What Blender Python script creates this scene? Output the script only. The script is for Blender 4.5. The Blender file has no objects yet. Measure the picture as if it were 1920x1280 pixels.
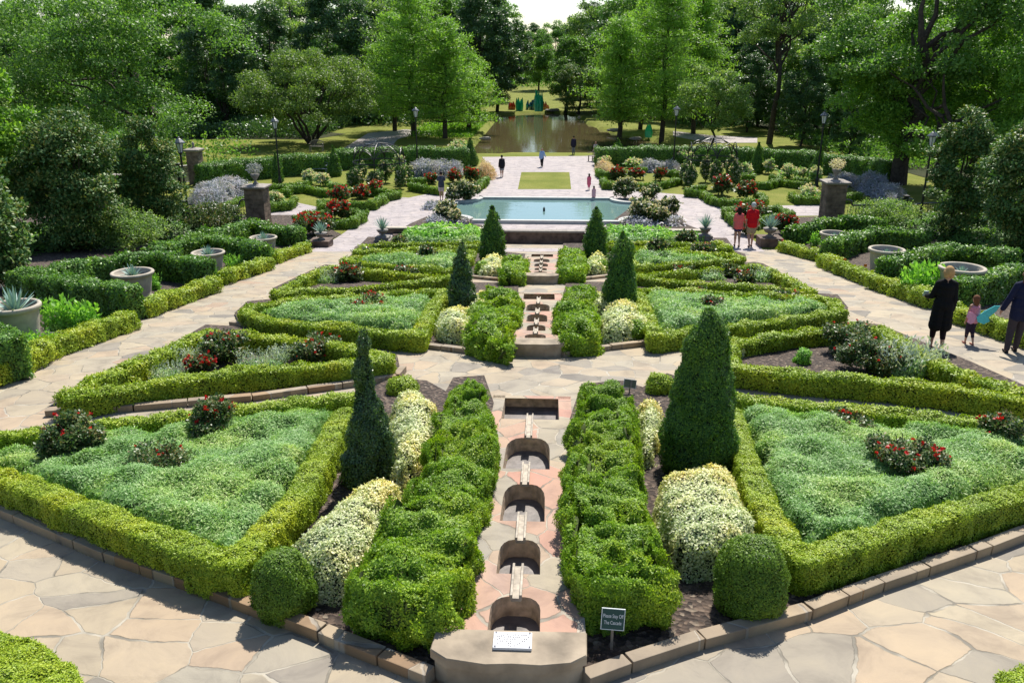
import bpy, bmesh, math, random
import numpy as np
from mathutils import Vector, Matrix

R = math.radians
rng = np.random.default_rng(7)
random.seed(7)
scn = bpy.context.scene
COL = scn.collection

# ------------------------------------------------------------------ camera
FPX, YH, CAMX, CAMZ = 1550.0, 100.0, 0.23, 8.0
PITCH = math.atan((640 - YH) / FPX)
YAW = math.atan(73 * math.cos(PITCH) / FPX)
cam = bpy.data.cameras.new('camera'); camo = bpy.data.objects.new('camera', cam); COL.objects.link(camo)
cam.sensor_width = 36; cam.lens = 36 * FPX / 1920; cam.clip_start = .1; cam.clip_end = 3000
camo.location = (CAMX, 0, CAMZ)
camo.rotation_euler = (math.pi / 2 - PITCH, 0, YAW)
scn.camera = camo
# ------------------------------------------------------------------ world, sun, exposure
SUN_EL, SUN_AZ = R(54), R(14)         # azimuth clockwise from +Y (ahead of the camera)
w = bpy.data.worlds.new("World"); scn.world = w; w.use_nodes = True
nt = w.node_tree; bg = nt.nodes['Background']
sky = nt.nodes.new('ShaderNodeTexSky'); sky.sky_type = 'NISHITA'; sky.sun_disc = False
sky.sun_elevation = SUN_EL; sky.sun_rotation = SUN_AZ; sky.air_density = 1.0; sky.dust_density = .6; sky.ozone_density = 1.2
nt.links.new(sky.outputs[0], bg.inputs[0]); bg.inputs[1].default_value = .10
sd = bpy.data.lights.new('sun', 'SUN'); sd.energy = 5.0; sd.angle = R(.5); sd.color = (1, .95, .86)
so = bpy.data.objects.new('sun', sd); COL.objects.link(so)
dirv = Vector((math.sin(SUN_AZ) * math.cos(SUN_EL), math.cos(SUN_AZ) * math.cos(SUN_EL), math.sin(SUN_EL)))
so.rotation_euler = dirv.to_track_quat('Z', 'Y').to_euler(); so.location = (0, 30, 60)
vs = scn.view_settings; vs.view_transform = 'Standard'; vs.look = 'None'; vs.gamma = 1; vs.exposure = .56
scn.cycles.max_bounces = 6; scn.cycles.transparent_max_bounces = 6; scn.cycles.caustics_reflective = False; scn.cycles.caustics_refractive = False

# ------------------------------------------------------------------ measured layout: photo pixel -> point on the terrain
GY = np.array([-8, 5.07, 14.96, 24.4, 35.5, 900.]); GZ = np.array([3.44, 3.44, 2.47, 1.35, 0, 0.])
def g(y): return np.interp(y, GY, GZ)
cp, sp_, cy_, sy_ = math.cos(PITCH), math.sin(PITCH), math.cos(YAW), math.sin(YAW)
FWD = np.array([-sy_ * cp, cy_ * cp, -sp_]); RGT = np.array([cy_, sy_, 0]); UPV = np.cross(RGT, FWD)
def P(px, py, up=0., surf=None):
    d = FWD + RGT * (px - 960) / FPX - UPV * (py - 640) / FPX
    s = surf or (lambda y: float(g(y)) + up)
    lo, hi = .5, 900.
    f = lambda t: CAMZ + d[2] * t - s(d[1] * t)
    if f(hi) > 0: return Vector((CAMX + d[0] * 300, d[1] * 300, up))
    t = lo; st = .25
    while f(t) > 0 and t < hi: t += st; st *= 1.02
    a, b = t - st, t
    for _ in range(40):
        m = (a + b) / 2
        if f(m) > 0: a = m
        else: b = m
    return Vector((CAMX + d[0] * b, d[1] * b, CAMZ + d[2] * b))
def depth(p): return float(np.dot(np.array([p[0] - CAMX, p[1], p[2] - CAMZ]), FWD))
def G(px, py):                      # ground point only
    p = P(px, py); return Vector((p.x, p.y, float(g(p.y))))
def col_at(px, D):                  # ground point seen in image column px at distance D
    k = (px - 960) / FPX; z = float(g(D))
    return Vector((CAMX + (k * (D * cy_ * cp + (8 - z) * sp_) - D * sy_) / (cy_ + k * sy_ * cp), D, z))
def height_to(p, ytop):             # height that reaches image row ytop above ground point p
    k = -(ytop - 640) / FPX; Z0 = depth(p)
    v0 = float(np.dot(np.array([p[0] - CAMX, p[1], p[2] - CAMZ]), UPV))
    # (v0 + h*cp) = k*(Z0 - h*sp)
    return (k * Z0 - v0) / (cp + k * sp_)

# ------------------------------------------------------------------ helpers
def tag(o, label=None, cat=None, group=None, kind=None):
    if label: o['label'] = label
    if cat: o['category'] = cat
    if group: o['group'] = group
    if kind: o['kind'] = kind
    return o
def empty(name, loc, rz=0, **k):
    o = bpy.data.objects.new(name, None); COL.objects.link(o); o.location = loc; o.rotation_euler = (0, 0, rz)
    o.empty_display_size = .2
    tag(o, **k); return o
def link(name, me, parent=None, **k):
    o = bpy.data.objects.new(name, me); COL.objects.link(o)
    if parent: o.parent = parent
    tag(o, **k); return o
def mesh(name, V, F, mats, mi=None, smooth=False):
    """V (n,3); F list of (k,m) int arrays (tris / quads) ; mi list of material index per array"""
    V = np.asarray(V, dtype=np.float32).reshape(-1, 3)
    Fs = [np.asarray(f, dtype=np.int32) for f in (F if isinstance(F, list) else [F])]
    Fs2 = [(f, (mi[i] if mi else 0)) for i, f in enumerate(Fs) if len(f)]
    me = bpy.data.meshes.new(name)
    me.vertices.add(len(V)); me.vertices.foreach_set('co', V.ravel())
    loops = np.concatenate([f.ravel() for f, _ in Fs2]); tot = np.concatenate([np.full(len(f), f.shape[1]) for f, _ in Fs2])
    st = np.concatenate([[0], np.cumsum(tot)[:-1]])
    me.loops.add(len(loops)); me.loops.foreach_set('vertex_index', loops.astype(np.int32))
    me.polygons.add(len(tot)); me.polygons.foreach_set('loop_start', st.astype(np.int32))
    me.polygons.foreach_set('material_index', np.concatenate([np.full(len(f), m) for f, m in Fs2]).astype(np.int32))
    if smooth: me.polygons.foreach_set('use_smooth', np.ones(len(tot), dtype=bool))
    for m in (mats if isinstance(mats, (list, tuple)) else [mats]): me.materials.append(m)
    me.update(calc_edges=True)
    return me
class MB:
    """collects simple solids into one mesh"""
    def __init__(s): s.bm = bmesh.new()
    def box(s, c, d, rz=0, bev=0, rot=None):
        M = Matrix.Translation(c) @ (rot if rot is not None else Matrix.Rotation(rz, 4, 'Z')) @ Matrix.Diagonal((*d, 1))
        r = bmesh.ops.create_cube(s.bm, size=1, matrix=M)
        if bev:
            es = list({e for v in r['verts'] for e in v.link_edges})
            bmesh.ops.bevel(s.bm, geom=es, offset=bev, segments=2, affect='EDGES', profile=.6)
        return s
    def tube(s, pts, rad, n=8, cap=True):
        pts = [Vector(p) for p in pts]; rr = rad if isinstance(rad, (list, tuple)) else [rad] * len(pts)
        rings = []; up = Vector((0, 0, 1)); last = None
        for i, p in enumerate(pts):
            t = (pts[min(i + 1, len(pts) - 1)] - pts[max(i - 1, 0)]).normalized()
            if last is None: u = t.orthogonal().normalized()
            else: u = (last - t * last.dot(t)).normalized()
            last = u; v = t.cross(u)
            rings.append([s.bm.verts.new(p + (u * math.cos(a) + v * math.sin(a)) * rr[i]) for a in [2 * math.pi * k / n for k in range(n)]])
        for a, b in zip(rings, rings[1:]):
            for k in range(n): s.bm.faces.new((a[k], a[(k + 1) % n], b[(k + 1) % n], b[k]))
        if cap:
            s.bm.faces.new(rings[0][::-1]); s.bm.faces.new(rings[-1])
        return s
    def lathe(s, prof, c=(0, 0, 0), n=32, sq=False):
        c = Vector(c); rings = []
        off = math.pi / 4 if sq else 0; n = 4 if sq else n
        for r, z in prof:
            rr = r * (math.sqrt(2) if sq else 1)
            rings.append([s.bm.verts.new(c + Vector((rr * math.cos(2 * math.pi * k / n + off), rr * math.sin(2 * math.pi * k / n + off), z))) for k in range(n)])
        for a, b in zip(rings, rings[1:]):
            for k in range(n): s.bm.faces.new((a[k], a[(k + 1) % n], b[(k + 1) % n], b[k]))
        s.bm.faces.new(rings[0][::-1]); s.bm.faces.new(rings[-1]); return s
    def quad(s, pts): s.bm.faces.new([s.bm.verts.new(p) for p in pts]); return s
    def build(s, name, mat, parent=None, smooth=False, **k):
        bmesh.ops.recalc_face_normals(s.bm, faces=s.bm.faces)
        me = bpy.data.meshes.new(name); s.bm.to_mesh(me); s.bm.free()
        for m in (mat if isinstance(mat, (list, tuple)) else [mat]): me.materials.append(m)
        if smooth:
            me.polygons.foreach_set('use_smooth', np.ones(len(me.polygons), dtype=bool))
        return link(name, me, parent, **k)

def h3(i, j, k, s):
    n = (i * 73856093) ^ (j * 19349663) ^ (k * 83492791) ^ (s * 2654435761)
    n = (n ^ (n >> 13)) * 1274126177; n = n & 0x7fffffff
    return (n % 65536) / 32768. - 1
def noise(Pt, f, s=0):
    q = np.asarray(Pt) * f; i = np.floor(q).astype(np.int64); t = q - i; t = t * t * (3 - 2 * t); r = 0
    for a in (0, 1):
        for b in (0, 1):
            for c in (0, 1):
                wt = (t[:, 0] if a else 1 - t[:, 0]) * (t[:, 1] if b else 1 - t[:, 1]) * (t[:, 2] if c else 1 - t[:, 2])
                r = r + wt * h3(i[:, 0] + a, i[:, 1] + b, i[:, 2] + c, s)
    return r
def unit(v): return v / np.maximum(np.linalg.norm(v, axis=1, keepdims=True), 1e-9)
def rvec(n): return unit(rng.normal(size=(n, 3)))
def leafquads(Pt, Dr, size, asp=.5, flat=None):
    """one rhombus per point, growing along Dr, size array"""
    n = len(Pt); size = np.broadcast_to(np.asarray(size, float), (n,))[:, None]
    Dr = unit(Dr); S = unit(np.cross(Dr, rvec(n) if flat is None else unit(flat + .42 * rvec(n))))
    V = np.stack([Pt, Pt + Dr * size * .5 + S * size * asp / 2, Pt + Dr * size, Pt + Dr * size * .5 - S * size * asp / 2], 1)
    return V.reshape(-1, 3), np.arange(4 * n).reshape(n, 4)
def sample(V, T, n):
    a, b, c = V[T[:, 0]], V[T[:, 1]], V[T[:, 2]]
    N = np.cross(b - a, c - a); A = np.linalg.norm(N, axis=1) / 2
    idx = rng.choice(len(T), n, p=A / A.sum()); u, v = rng.random(n), rng.random(n); m = u + v > 1; u[m] = 1 - u[m]; v[m] = 1 - v[m]
    Pt = a[idx] + (b - a)[idx] * u[:, None] + (c - a)[idx] * v[:, None]
    return Pt, unit(N[idx])
def area(V, T): return (np.linalg.norm(np.cross(V[T[:, 1]] - V[T[:, 0]], V[T[:, 2]] - V[T[:, 0]]), axis=1) / 2).sum()
def tris(Q): Q = np.asarray(Q); return np.concatenate([Q[:, [0, 1, 2]], Q[:, [0, 2, 3]]])
def lsize(p, k=.0027, mn=.018): return max(mn, k * max(4., math.dist(p, (CAMX, 0, CAMZ))))

# ---- core shapes: return V, tri list (outward)
def grid_tris(nr, nc, wrap):
    q = []
    for i in range(nr - 1):
        for j in range(nc if wrap else nc - 1):
            j2 = (j + 1) % nc; q.append((i * nc + j, i * nc + j2, (i + 1) * nc + j2, (i + 1) * nc + j))
    return tris(q)
def core_strip(pts, wd, ht, lump=.03, fr=5., zoff=0., step=.12, seed=0, closed=False):
    """hedge running along pts [(x,y)], upright sides, softly rounded top"""
    Vs, Ts, off = [], [], 0
    pts = [Vector((p[0], p[1])) for p in pts]
    if closed: pts = pts + [pts[0]]
    prof = [(-.5, -.02), (-.51, .3), (-.51, .62), (-.49, .88), (-.42, .985), (-.2, 1.01), (0, 1.0), (.2, 1.01), (.42, .985), (.49, .88), (.51, .62), (.51, .3), (.5, -.02)]
    for a, b in zip(pts, pts[1:]):
        d = b - a; L = d.length
        if L < 1e-3: continue
        d = d / L; s = Vector((d.y, -d.x)); n = max(2, int(L / step) + 1); e = wd * .42
        rows = [(-e, .72)] + [(-e * .7 , .93)] + [(L * k / n, 1.) for k in range(n + 1)] + [(L + e * .7, .93), (L + e, .72)]
        V = []
        for t, sc in rows:
            c = a + d * t; gz = float(g(c.y)) + zoff
            for u, h in prof: V.append((c.x + s.x * u * wd * sc, c.y + s.y * u * wd * sc, gz + h * ht * (.96 if sc < .9 else 1)))
        m = len(prof); T = grid_tris(len(rows), m, False)
        T = np.concatenate([T, [(0, k + 1, k) for k in range(1, m - 1)], [((len(rows) - 1) * m, (len(rows) - 1) * m + k, (len(rows) - 1) * m + k + 1) for k in range(1, m - 1)]])
        Vs.append(np.array(V)); Ts.append(T + off); off += len(V)
    V = np.concatenate(Vs); T = np.concatenate(Ts)
    return bump(V, T, lump, fr, seed)
def vnormals(V, T):
    N = np.zeros_like(V); fn = np.cross(V[T[:, 1]] - V[T[:, 0]], V[T[:, 2]] - V[T[:, 0]])
    for k in range(3): np.add.at(N, T[:, k], fn)
    return unit(N)
def bump(V, T, lump, fr, seed):
    N = vnormals(V, T)
    d = noise(V, fr, seed) * lump + noise(V, fr * 2.3, seed + 5) * lump * .5
    return V + N * d[:, None], T
def core_dome(c, rx, ry, ht, lump=.03, fr=5., seed=0, n=22, squash=2.3, bottom=.0):
    """clipped dome / ball standing on the ground"""
    V = []; m = 14
    for i in range(m):
        a = (i / (m - 1)) * math.pi / 2; r = math.cos(a) ** (2 / squash) if i < m - 1 else 0.001; z = math.sin(a) ** (2 / squash); r *= .78 + .22 * min(1, z / .35) ** .6
        for j in range(n):
            b = 2 * math.pi * j / n; V.append((c[0] + rx * r * math.cos(b), c[1] + ry * r * math.sin(b), c[2] + bottom + z * (ht - bottom)))
    V = np.array(V); T = grid_tris(m, n, True)
    if bottom: pass
    return bump(V, T, lump, fr, seed)
def core_rev(c, prof, lump=.03, fr=5., seed=0, n=20, lean=(0, 0)):
    V = [];  H = prof[-1][1]
    for r, z in prof:
        for j in range(n):
            b = 2 * math.pi * j / n; V.append((c[0] + r * math.cos(b) + lean[0] * z / H, c[1] + r * math.sin(b) + lean[1] * z / H, c[2] + z))
    V = np.array(V); T = grid_tris(len(prof), n, True); return bump(V, T, lump, fr, seed)
def core_poly(poly, ht, lump=.05, fr=3., seed=0, step=.12, edge=.12, zoff=0, dw=0):
    """low mound filling a plan polygon"""
    pl = np.array([(p[0], p[1]) for p in poly]); x0, y0 = pl.min(0) - step; x1, y1 = pl.max(0) + step
    xs = np.arange(x0, x1 + step, step); ys = np.arange(y0, y1 + step, step); X, Y = np.meshgrid(xs, ys)
    ins = inside(X.ravel(), Y.ravel(), pl).reshape(X.shape)
    e = np.full(X.size, 9.); xr_, yr_ = X.ravel(), Y.ravel()
    if dw:
        for i in range(len(pl)):
            a, b = pl[i - 1], pl[i]; ab = b - a; t = np.clip(((xr_ - a[0]) * ab[0] + (yr_ - a[1]) * ab[1]) / (ab @ ab + 1e-9), 0, 1); e = np.minimum(e, np.hypot(xr_ - a[0] - t * ab[0], yr_ - a[1] - t * ab[1]))
        k = np.sqrt(1 - (1 - np.clip(e / dw, 0, 1)) ** 2).reshape(X.shape) * .62 + .38
    else: k = 1.
    Z = np.where(ins, ht * k, -.0) + g(Y) + zoff
    V = np.stack([X.ravel(), Y.ravel(), Z.ravel()], 1); nx = len(xs); q = []
    for i in range(len(ys) - 1):
        for j in range(nx - 1):
            if ins[i, j] or ins[i + 1, j] or ins[i, j + 1] or ins[i + 1, j + 1]: q.append((i * nx + j, i * nx + j + 1, (i + 1) * nx + j + 1, (i + 1) * nx + j))
    T = tris(q); d = (noise(V, fr, seed) + .5 * noise(V, fr * 2.5, seed + 3)) * lump; V[:, 2] += d * ins.ravel()
    return V, T
def inside(x, y, pl):
    r = np.zeros(len(x), bool); n = len(pl); j = n - 1
    for i in range(n):
        xi, yi = pl[i]; xj, yj = pl[j]
        c = ((yi > y) != (yj > y)) & (x < (xj - xi) * (y - yi) / (yj - yi + 1e-12) + xi); r ^= c; j = i
    return r
def compact(V, T):
    u, inv = np.unique(T, return_inverse=True); return V[u], inv.reshape(T.shape)
def foliage(core, mats, s, cover=2.2, asp=.5, out=.75, inset=.5, flat=False, keep=.93, sink=.6, tuft=4.5, amp=1.5):
    """leaf-sized faces over a core; the core is pulled in under the leaves"""
    V, T = core; V, T = compact(V, T)
    A = area(V, T); n = int(min(600000, A * cover / (.5 * asp * s * s)))
    Pt, N = sample(V, T, n)
    tf = (noise(Pt + 3.7, 1 / (tuft * s), 17) + .6 * noise(Pt, .45 / (tuft * s), 29)); Pt = Pt + N * (np.clip(tf, -.35 if amp < 2 else -.9, 1) * s * amp)[:, None]
    if amp > 2: kp = (tf > -.55) | (rng.random(n) < .35); Pt, N = Pt[kp], N[kp]; n = len(Pt)
    Pt = Pt - N * (rng.random((n, 1)) * s * sink * 2) + rvec(n) * s * .3
    Dr = rvec(n); Dr = unit(Dr - N * (Dr * N).sum(1, keepdims=True) * (.75 - .3 * out))
    LV, LF = leafquads(Pt, Dr, s * (.7 + .6 * rng.random(n)), asp, N + np.array([0, 0, .2]))
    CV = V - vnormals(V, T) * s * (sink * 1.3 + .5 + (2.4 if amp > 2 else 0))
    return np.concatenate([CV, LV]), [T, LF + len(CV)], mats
def fol_obj(name, core, mats, s, parent=None, tags={}, **k):
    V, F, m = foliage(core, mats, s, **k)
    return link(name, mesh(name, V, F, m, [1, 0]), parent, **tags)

# ------------------------------------------------------------------ materials
def mat(name): m = bpy.data.materials.new(name); m.use_nodes = True; return m, m.node_tree, m.node_tree.nodes['Principled BSDF']
def N_(t, kind, **k):
    n = t.nodes.new(kind)
    for a, b in k.items(): setattr(n, a, b)
    return n
def ramp(t, fac, stops, interp='LINEAR'):
    r = N_(t, 'ShaderNodeValToRGB'); cr = r.color_ramp; cr.interpolation = interp
    while len(cr.elements) > 1: cr.elements.remove(cr.elements[-1])
    cr.elements[0].position = stops[0][0]; cr.elements[0].color = (*stops[0][1], 1)
    for p, c in stops[1:]: e = cr.elements.new(p); e.color = (*c, 1)
    t.links.new(fac, r.inputs[0]); return r.outputs[0]
def mixc(t, fac, a, b, mode='MIX'):
    m = N_(t, 'ShaderNodeMix', data_type='RGBA', blend_type=mode)
    for i, v in ((0, fac), (6, a), (7, b)):
        if isinstance(v, (int, float)): m.inputs[i].default_value = v
        elif isinstance(v, tuple): m.inputs[i].default_value = (*v, 1)
        else: t.links.new(v, m.inputs[i])
    return m.outputs[2]
LGAIN = {'boxwood_leaf': 1.6, 'feathery_silver_leaf': 1.45, 'variegated_leaf': 1.25, 'loose_hedge_leaf': 1.6, 'ball_leaf': 1.6, 'oak_leaf': 2.6, 'dark_leaf': 2.5, 'pale_leaf': 2.0, 'cypress_leaf': 2.3, 'bright_leaf': 1.75, 'round_tree_leaf': 2.1, 'cone_leaf': 1.8, 'magnolia_leaf': 2.1}
def leafmat(name, cols, trans=.35, rough=.5, spec=.35, dead=None):
    gn = LGAIN.get(name, 1.45 if 'petal' not in name and 'spikes' not in name else 1.); cols = [tuple(min(.85, x * gn) for x in c) for c in cols]
    m, t, b = mat(name)
    gi = N_(t, 'ShaderNodeNewGeometry'); n = len(cols)
    c = ramp(t, gi.outputs['Random Per Island'], [(i / max(1, n - 1), c) for i, c in enumerate(cols)])
    tc = N_(t, 'ShaderNodeTexCoord'); no = N_(t, 'ShaderNodeTexNoise'); no.inputs['Scale'].default_value = 1.3
    t.links.new(tc.outputs['Object'], no.inputs[0])
    no.inputs['Detail'].default_value = 3
    v = ramp(t, no.outputs[0], [(.3, (.72, .8, .8)), (.5, (1, 1, 1)), (.68, (1.28, 1.1, .9)), (.8, (1.4, 1.05, .9))])
    c = mixc(t, 1., c, v, 'MULTIPLY')
    t.links.new(c, b.inputs['Base Color']); b.inputs['Roughness'].default_value = rough; b.inputs['Specular IOR Level'].default_value = spec
    tr = N_(t, 'ShaderNodeBsdfTranslucent'); t.links.new(mixc(t, 1., c, (1.25, 1.35, .6), 'MULTIPLY'), tr.inputs[0])
    mx = N_(t, 'ShaderNodeMixShader'); mx.inputs[0].default_value = trans
    t.links.new(b.outputs[0], mx.inputs[1]); t.links.new(tr.outputs[0], mx.inputs[2]); t.links.new(mx.outputs[0], t.nodes['Material Output'].inputs[0])
    return m
def plain(name, col, rough=.7, var=.15, scale=8., metal=0, bump=.2, spec=.4):
    m, t, b = mat(name); tc = N_(t, 'ShaderNodeTexCoord'); no = N_(t, 'ShaderNodeTexNoise'); no.inputs['Scale'].default_value = scale; no.inputs['Detail'].default_value = 6
    t.links.new(tc.outputs['Object'], no.inputs[0])
    c = ramp(t, no.outputs[0], [(.3, tuple(x * (1 - var) for x in col)), (.7, tuple(min(1, x * (1 + var)) for x in col))])
    t.links.new(c, b.inputs['Base Color']); b.inputs['Roughness'].default_value = rough; b.inputs['Metallic'].default_value = metal; b.inputs['Specular IOR Level'].default_value = spec
    if bump:
        bp = N_(t, 'ShaderNodeBump'); bp.inputs['Strength'].default_value = bump; bp.inputs['Distance'].default_value = .02
        t.links.new(no.outputs[0], bp.inputs['Height']); t.links.new(bp.outputs[0], b.inputs['Normal'])
    return m
def flagstone(name, scale, stops, mortar, jw=.035, yscale=1., dark=.0):
    m, t, b = mat(name); tc = N_(t, 'ShaderNodeTexCoord'); L = t.links.new
    mp = N_(t, 'ShaderNodeMapping'); mp.inputs['Scale'].default_value = (1, yscale, 0); L(tc.outputs['Object'], mp.inputs[0])
    n1 = N_(t, 'ShaderNodeTexNoise'); n1.inputs['Scale'].default_value = 1.1; n1.inputs['Detail'].default_value = 2; L(mp.outputs[0], n1.inputs[0])
    sub = N_(t, 'ShaderNodeVectorMath', operation='SUBTRACT'); L(n1.outputs[1], sub.inputs[0]); sub.inputs[1].default_value = (.5, .5, .5)
    sc = N_(t, 'ShaderNodeVectorMath', operation='SCALE'); L(sub.outputs[0], sc.inputs[0]); sc.inputs[3].default_value = .22
    ad = N_(t, 'ShaderNodeVectorMath', operation='ADD'); L(mp.outputs[0], ad.inputs[0]); L(sc.outputs[0], ad.inputs[1])
    n5 = N_(t, 'ShaderNodeTexNoise'); n5.inputs['Scale'].default_value = 9; L(mp.outputs[0], n5.inputs[0])
    sc2 = N_(t, 'ShaderNodeVectorMath', operation='SCALE'); L(n5.outputs[1], sc2.inputs[0]); sc2.inputs[3].default_value = .05
    ad2 = N_(t, 'ShaderNodeVectorMath', operation='ADD'); L(ad.outputs[0], ad2.inputs[0]); L(sc2.outputs[0], ad2.inputs[1]); ad = ad2
    ve = N_(t, 'ShaderNodeTexVoronoi', feature='DISTANCE_TO_EDGE', voronoi_dimensions='2D'); vc = N_(t, 'ShaderNodeTexVoronoi', feature='F1', voronoi_dimensions='2D')
    n6 = N_(t, 'ShaderNodeTexNoise'); n6.inputs['Scale'].default_value = .3; L(mp.outputs[0], n6.inputs[0])
    sc3 = N_(t, 'ShaderNodeVectorMath', operation='SCALE'); L(n6.outputs[1], sc3.inputs[0]); sc3.inputs[3].default_value = 1.6
    ad3 = N_(t, 'ShaderNodeVectorMath', operation='ADD'); L(ad.outputs[0], ad3.inputs[0]); L(sc3.outputs[0], ad3.inputs[1]); ad = ad3
    for v in (ve, vc): v.inputs['Scale'].default_value = scale; L(ad.outputs[0], v.inputs['Vector'])
    sep = N_(t, 'ShaderNodeSeparateColor'); L(vc.outputs['Color'], sep.inputs[0])
    c = ramp(t, sep.outputs[0], stops)
    n2 = N_(t, 'ShaderNodeTexNoise'); n2.inputs['Scale'].default_value = 2.2; n2.inputs['Detail'].default_value = 7; n2.inputs['Distortion'].default_value = .6; n2.inputs['Roughness'].default_value = .62; L(tc.outputs['Object'], n2.inputs[0])
    c = mixc(t, .65, c, ramp(t, n2.outputs[0], [(.32, (.62, .6, .6)), (.5, (1, .98, .95)), (.68, (1.18, 1.14, 1.05))]), 'MULTIPLY')
    n7 = N_(t, 'ShaderNodeTexNoise'); n7.inputs['Scale'].default_value = 1.7; n7.inputs['Detail'].default_value = 5; L(tc.outputs['Object'], n7.inputs[0])
    jn = N_(t, 'ShaderNodeMath', operation='MULTIPLY_ADD'); L(n7.outputs[0], jn.inputs[0]); jn.inputs[1].default_value = -.09 * jw / .024; L(ve.outputs[0], jn.inputs[2])
    jo = N_(t, 'ShaderNodeMath', operation='ADD'); L(jn.outputs[0], jo.inputs[0]); jo.inputs[1].default_value = .045 * jw / .024; ved = jo.outputs[0]
    jm = ramp(t, ved, [(jw * .55, (1, 1, 1)), (jw, (0, 0, 0))])
    n3 = N_(t, 'ShaderNodeTexNoise'); n3.inputs['Scale'].default_value = 3; L(tc.outputs['Object'], n3.inputs[0])
    mc = ramp(t, n3.outputs[0], [(.4, mortar), (.5, tuple(x * .8 for x in mortar)), (.62, tuple(x * .45 for x in mortar))])
    c = mixc(t, jm, c, mc)
    crack = ramp(t, ved, [(jw * .85, (0, 0, 0)), (jw * 1.05, (1, 1, 1)), (jw * 1.3, (0, 0, 0))])
    c = mixc(t, mixc(t, 1., crack, ramp(t, n3.outputs[0], [(.45, (0, 0, 0)), (.6, (.8, .8, .8))]), 'MULTIPLY'), c, tuple(x * .22 for x in mortar))
    L(c, b.inputs['Base Color']); b.inputs['Roughness'].default_value = .75; b.inputs['Specular IOR Level'].default_value = .3
    hh = N_(t, 'ShaderNodeMath', operation='ADD'); L(n2.outputs[0], hh.inputs[0])
    inv = N_(t, 'ShaderNodeMath', operation='MULTIPLY'); L(jm, inv.inputs[0]); inv.inputs[1].default_value = -.6; L(inv.outputs[0], hh.inputs[1])
    cellh = N_(t, 'ShaderNodeMath', operation='MULTIPLY_ADD'); L(sep.outputs[1], cellh.inputs[0]); cellh.inputs[1].default_value = .5; L(hh.outputs[0], cellh.inputs[2])
    bp = N_(t, 'ShaderNodeBump'); bp.inputs['Strength'].default_value = .5; bp.inputs['Distance'].default_value = .03; L(cellh.outputs[0], bp.inputs['Height']); L(bp.outputs[0], b.inputs['Normal'])
    return m
M = {}
stone_stops = [(0, (.17, .165, .17)), (.06, (.25, .24, .24)), (.16, (.33, .31, .28)), (.3, (.44, .37, .28)), (.5, (.42, .39, .33)), (.66, (.47, .37, .28)), (.8, (.36, .35, .32)), (.93, (.5, .44, .34)), (1, (.4, .28, .22))]
M['flag'] = flagstone('flagstone', 1.9, [(p, tuple((x * .72 + m_ * .28) * k for x, m_, k in zip(c, (.42, .385, .32), (.80, .76, .69)))) for p, c in stone_stops], (.40, .36, .29), .024)
M['plaza'] = flagstone('plaza_stone', 1.6, [(0, (.32, .285, .285)), (.5, (.37, .33, .335)), (1, (.41, .36, .35))], (.34, .3, .3), .03, 2.2)
M['rim'] = flagstone('cascade_stone', 1.9, [(0, (.26, .24, .21)), (.3, (.34, .29, .21)), (.5, (.40, .22, .17)), (.65, (.36, .29, .21)), (.85, (.42, .25, .19)), (1, (.3, .27, .23))], (.4, .35, .28), .025)
M['kerb'] = flagstone('kerb_stone', 1.3, [(0, (.2, .13, .08)), (.4, (.29, .2, .12)), (.7, (.27, .23, .18)), (1, (.36, .28, .19))], (.36, .31, .25), .02)
M['pit'] = plain('pit_stone', (.54, .42, .30), .9, .4, 11, bump=1.)
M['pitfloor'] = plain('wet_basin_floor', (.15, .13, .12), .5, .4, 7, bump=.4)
M['spout'] = plain('pale_limestone', (.38, .33, .265), .75, .35, 12)
M['darkstone'] = plain('brown_stone', (.13, .09, .07), .85, .45, 4, bump=.6)
M['capstone'] = plain('cap_stone', (.27, .24, .21), .8, .25, 7)
M['white'] = plain('pool_rim_stone', (.42, .42, .40), .6, .1, 5)
M['concrete'] = plain('cast_stone', (.42, .37, .295), .8, .15, 6)
M['urn'] = plain('weathered_cast_stone', (.22, .20, .18), .85, .25, 9)
M['iron'] = plain('black_iron', (.012, .013, .014), .4, .2, 20, bump=0)
M['iron_rail'] = plain('grey_rail_paint', (.03, .033, .036), .3, .1, 20, bump=0, spec=.8)
M['bark'] = plain('bark', (.055, .042, .032), .95, .5, 6, bump=.8)
M['rope'] = plain('rope', (.26, .25, .24), .7, .2, 30, bump=0)
M['signgreen'] = plain('sign_green', (.008, .06, .052), .45, .08, 5, bump=0)
M['signgrey'] = plain('sign_back_grey', (.17, .19, .12), .6, .1, 5, bump=0)
M['lettering'] = plain('white_lettering', (.75, .78, .78), .5, .02, 5, bump=0)
M['plaque'] = plain('plaque_metal', (.68, .68, .70), .45, .05, 5, bump=0)
M['plaquetext'] = plain('plaque_lettering', (.12, .12, .14), .6, .05, 5, bump=0)
M['wood'] = plain('weathered_wood', (.28, .24, .19), .8, .2, 12)
M['benchpaint'] = plain('bench_grey_blue', (.16, .19, .24), .5, .1, 5)
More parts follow.
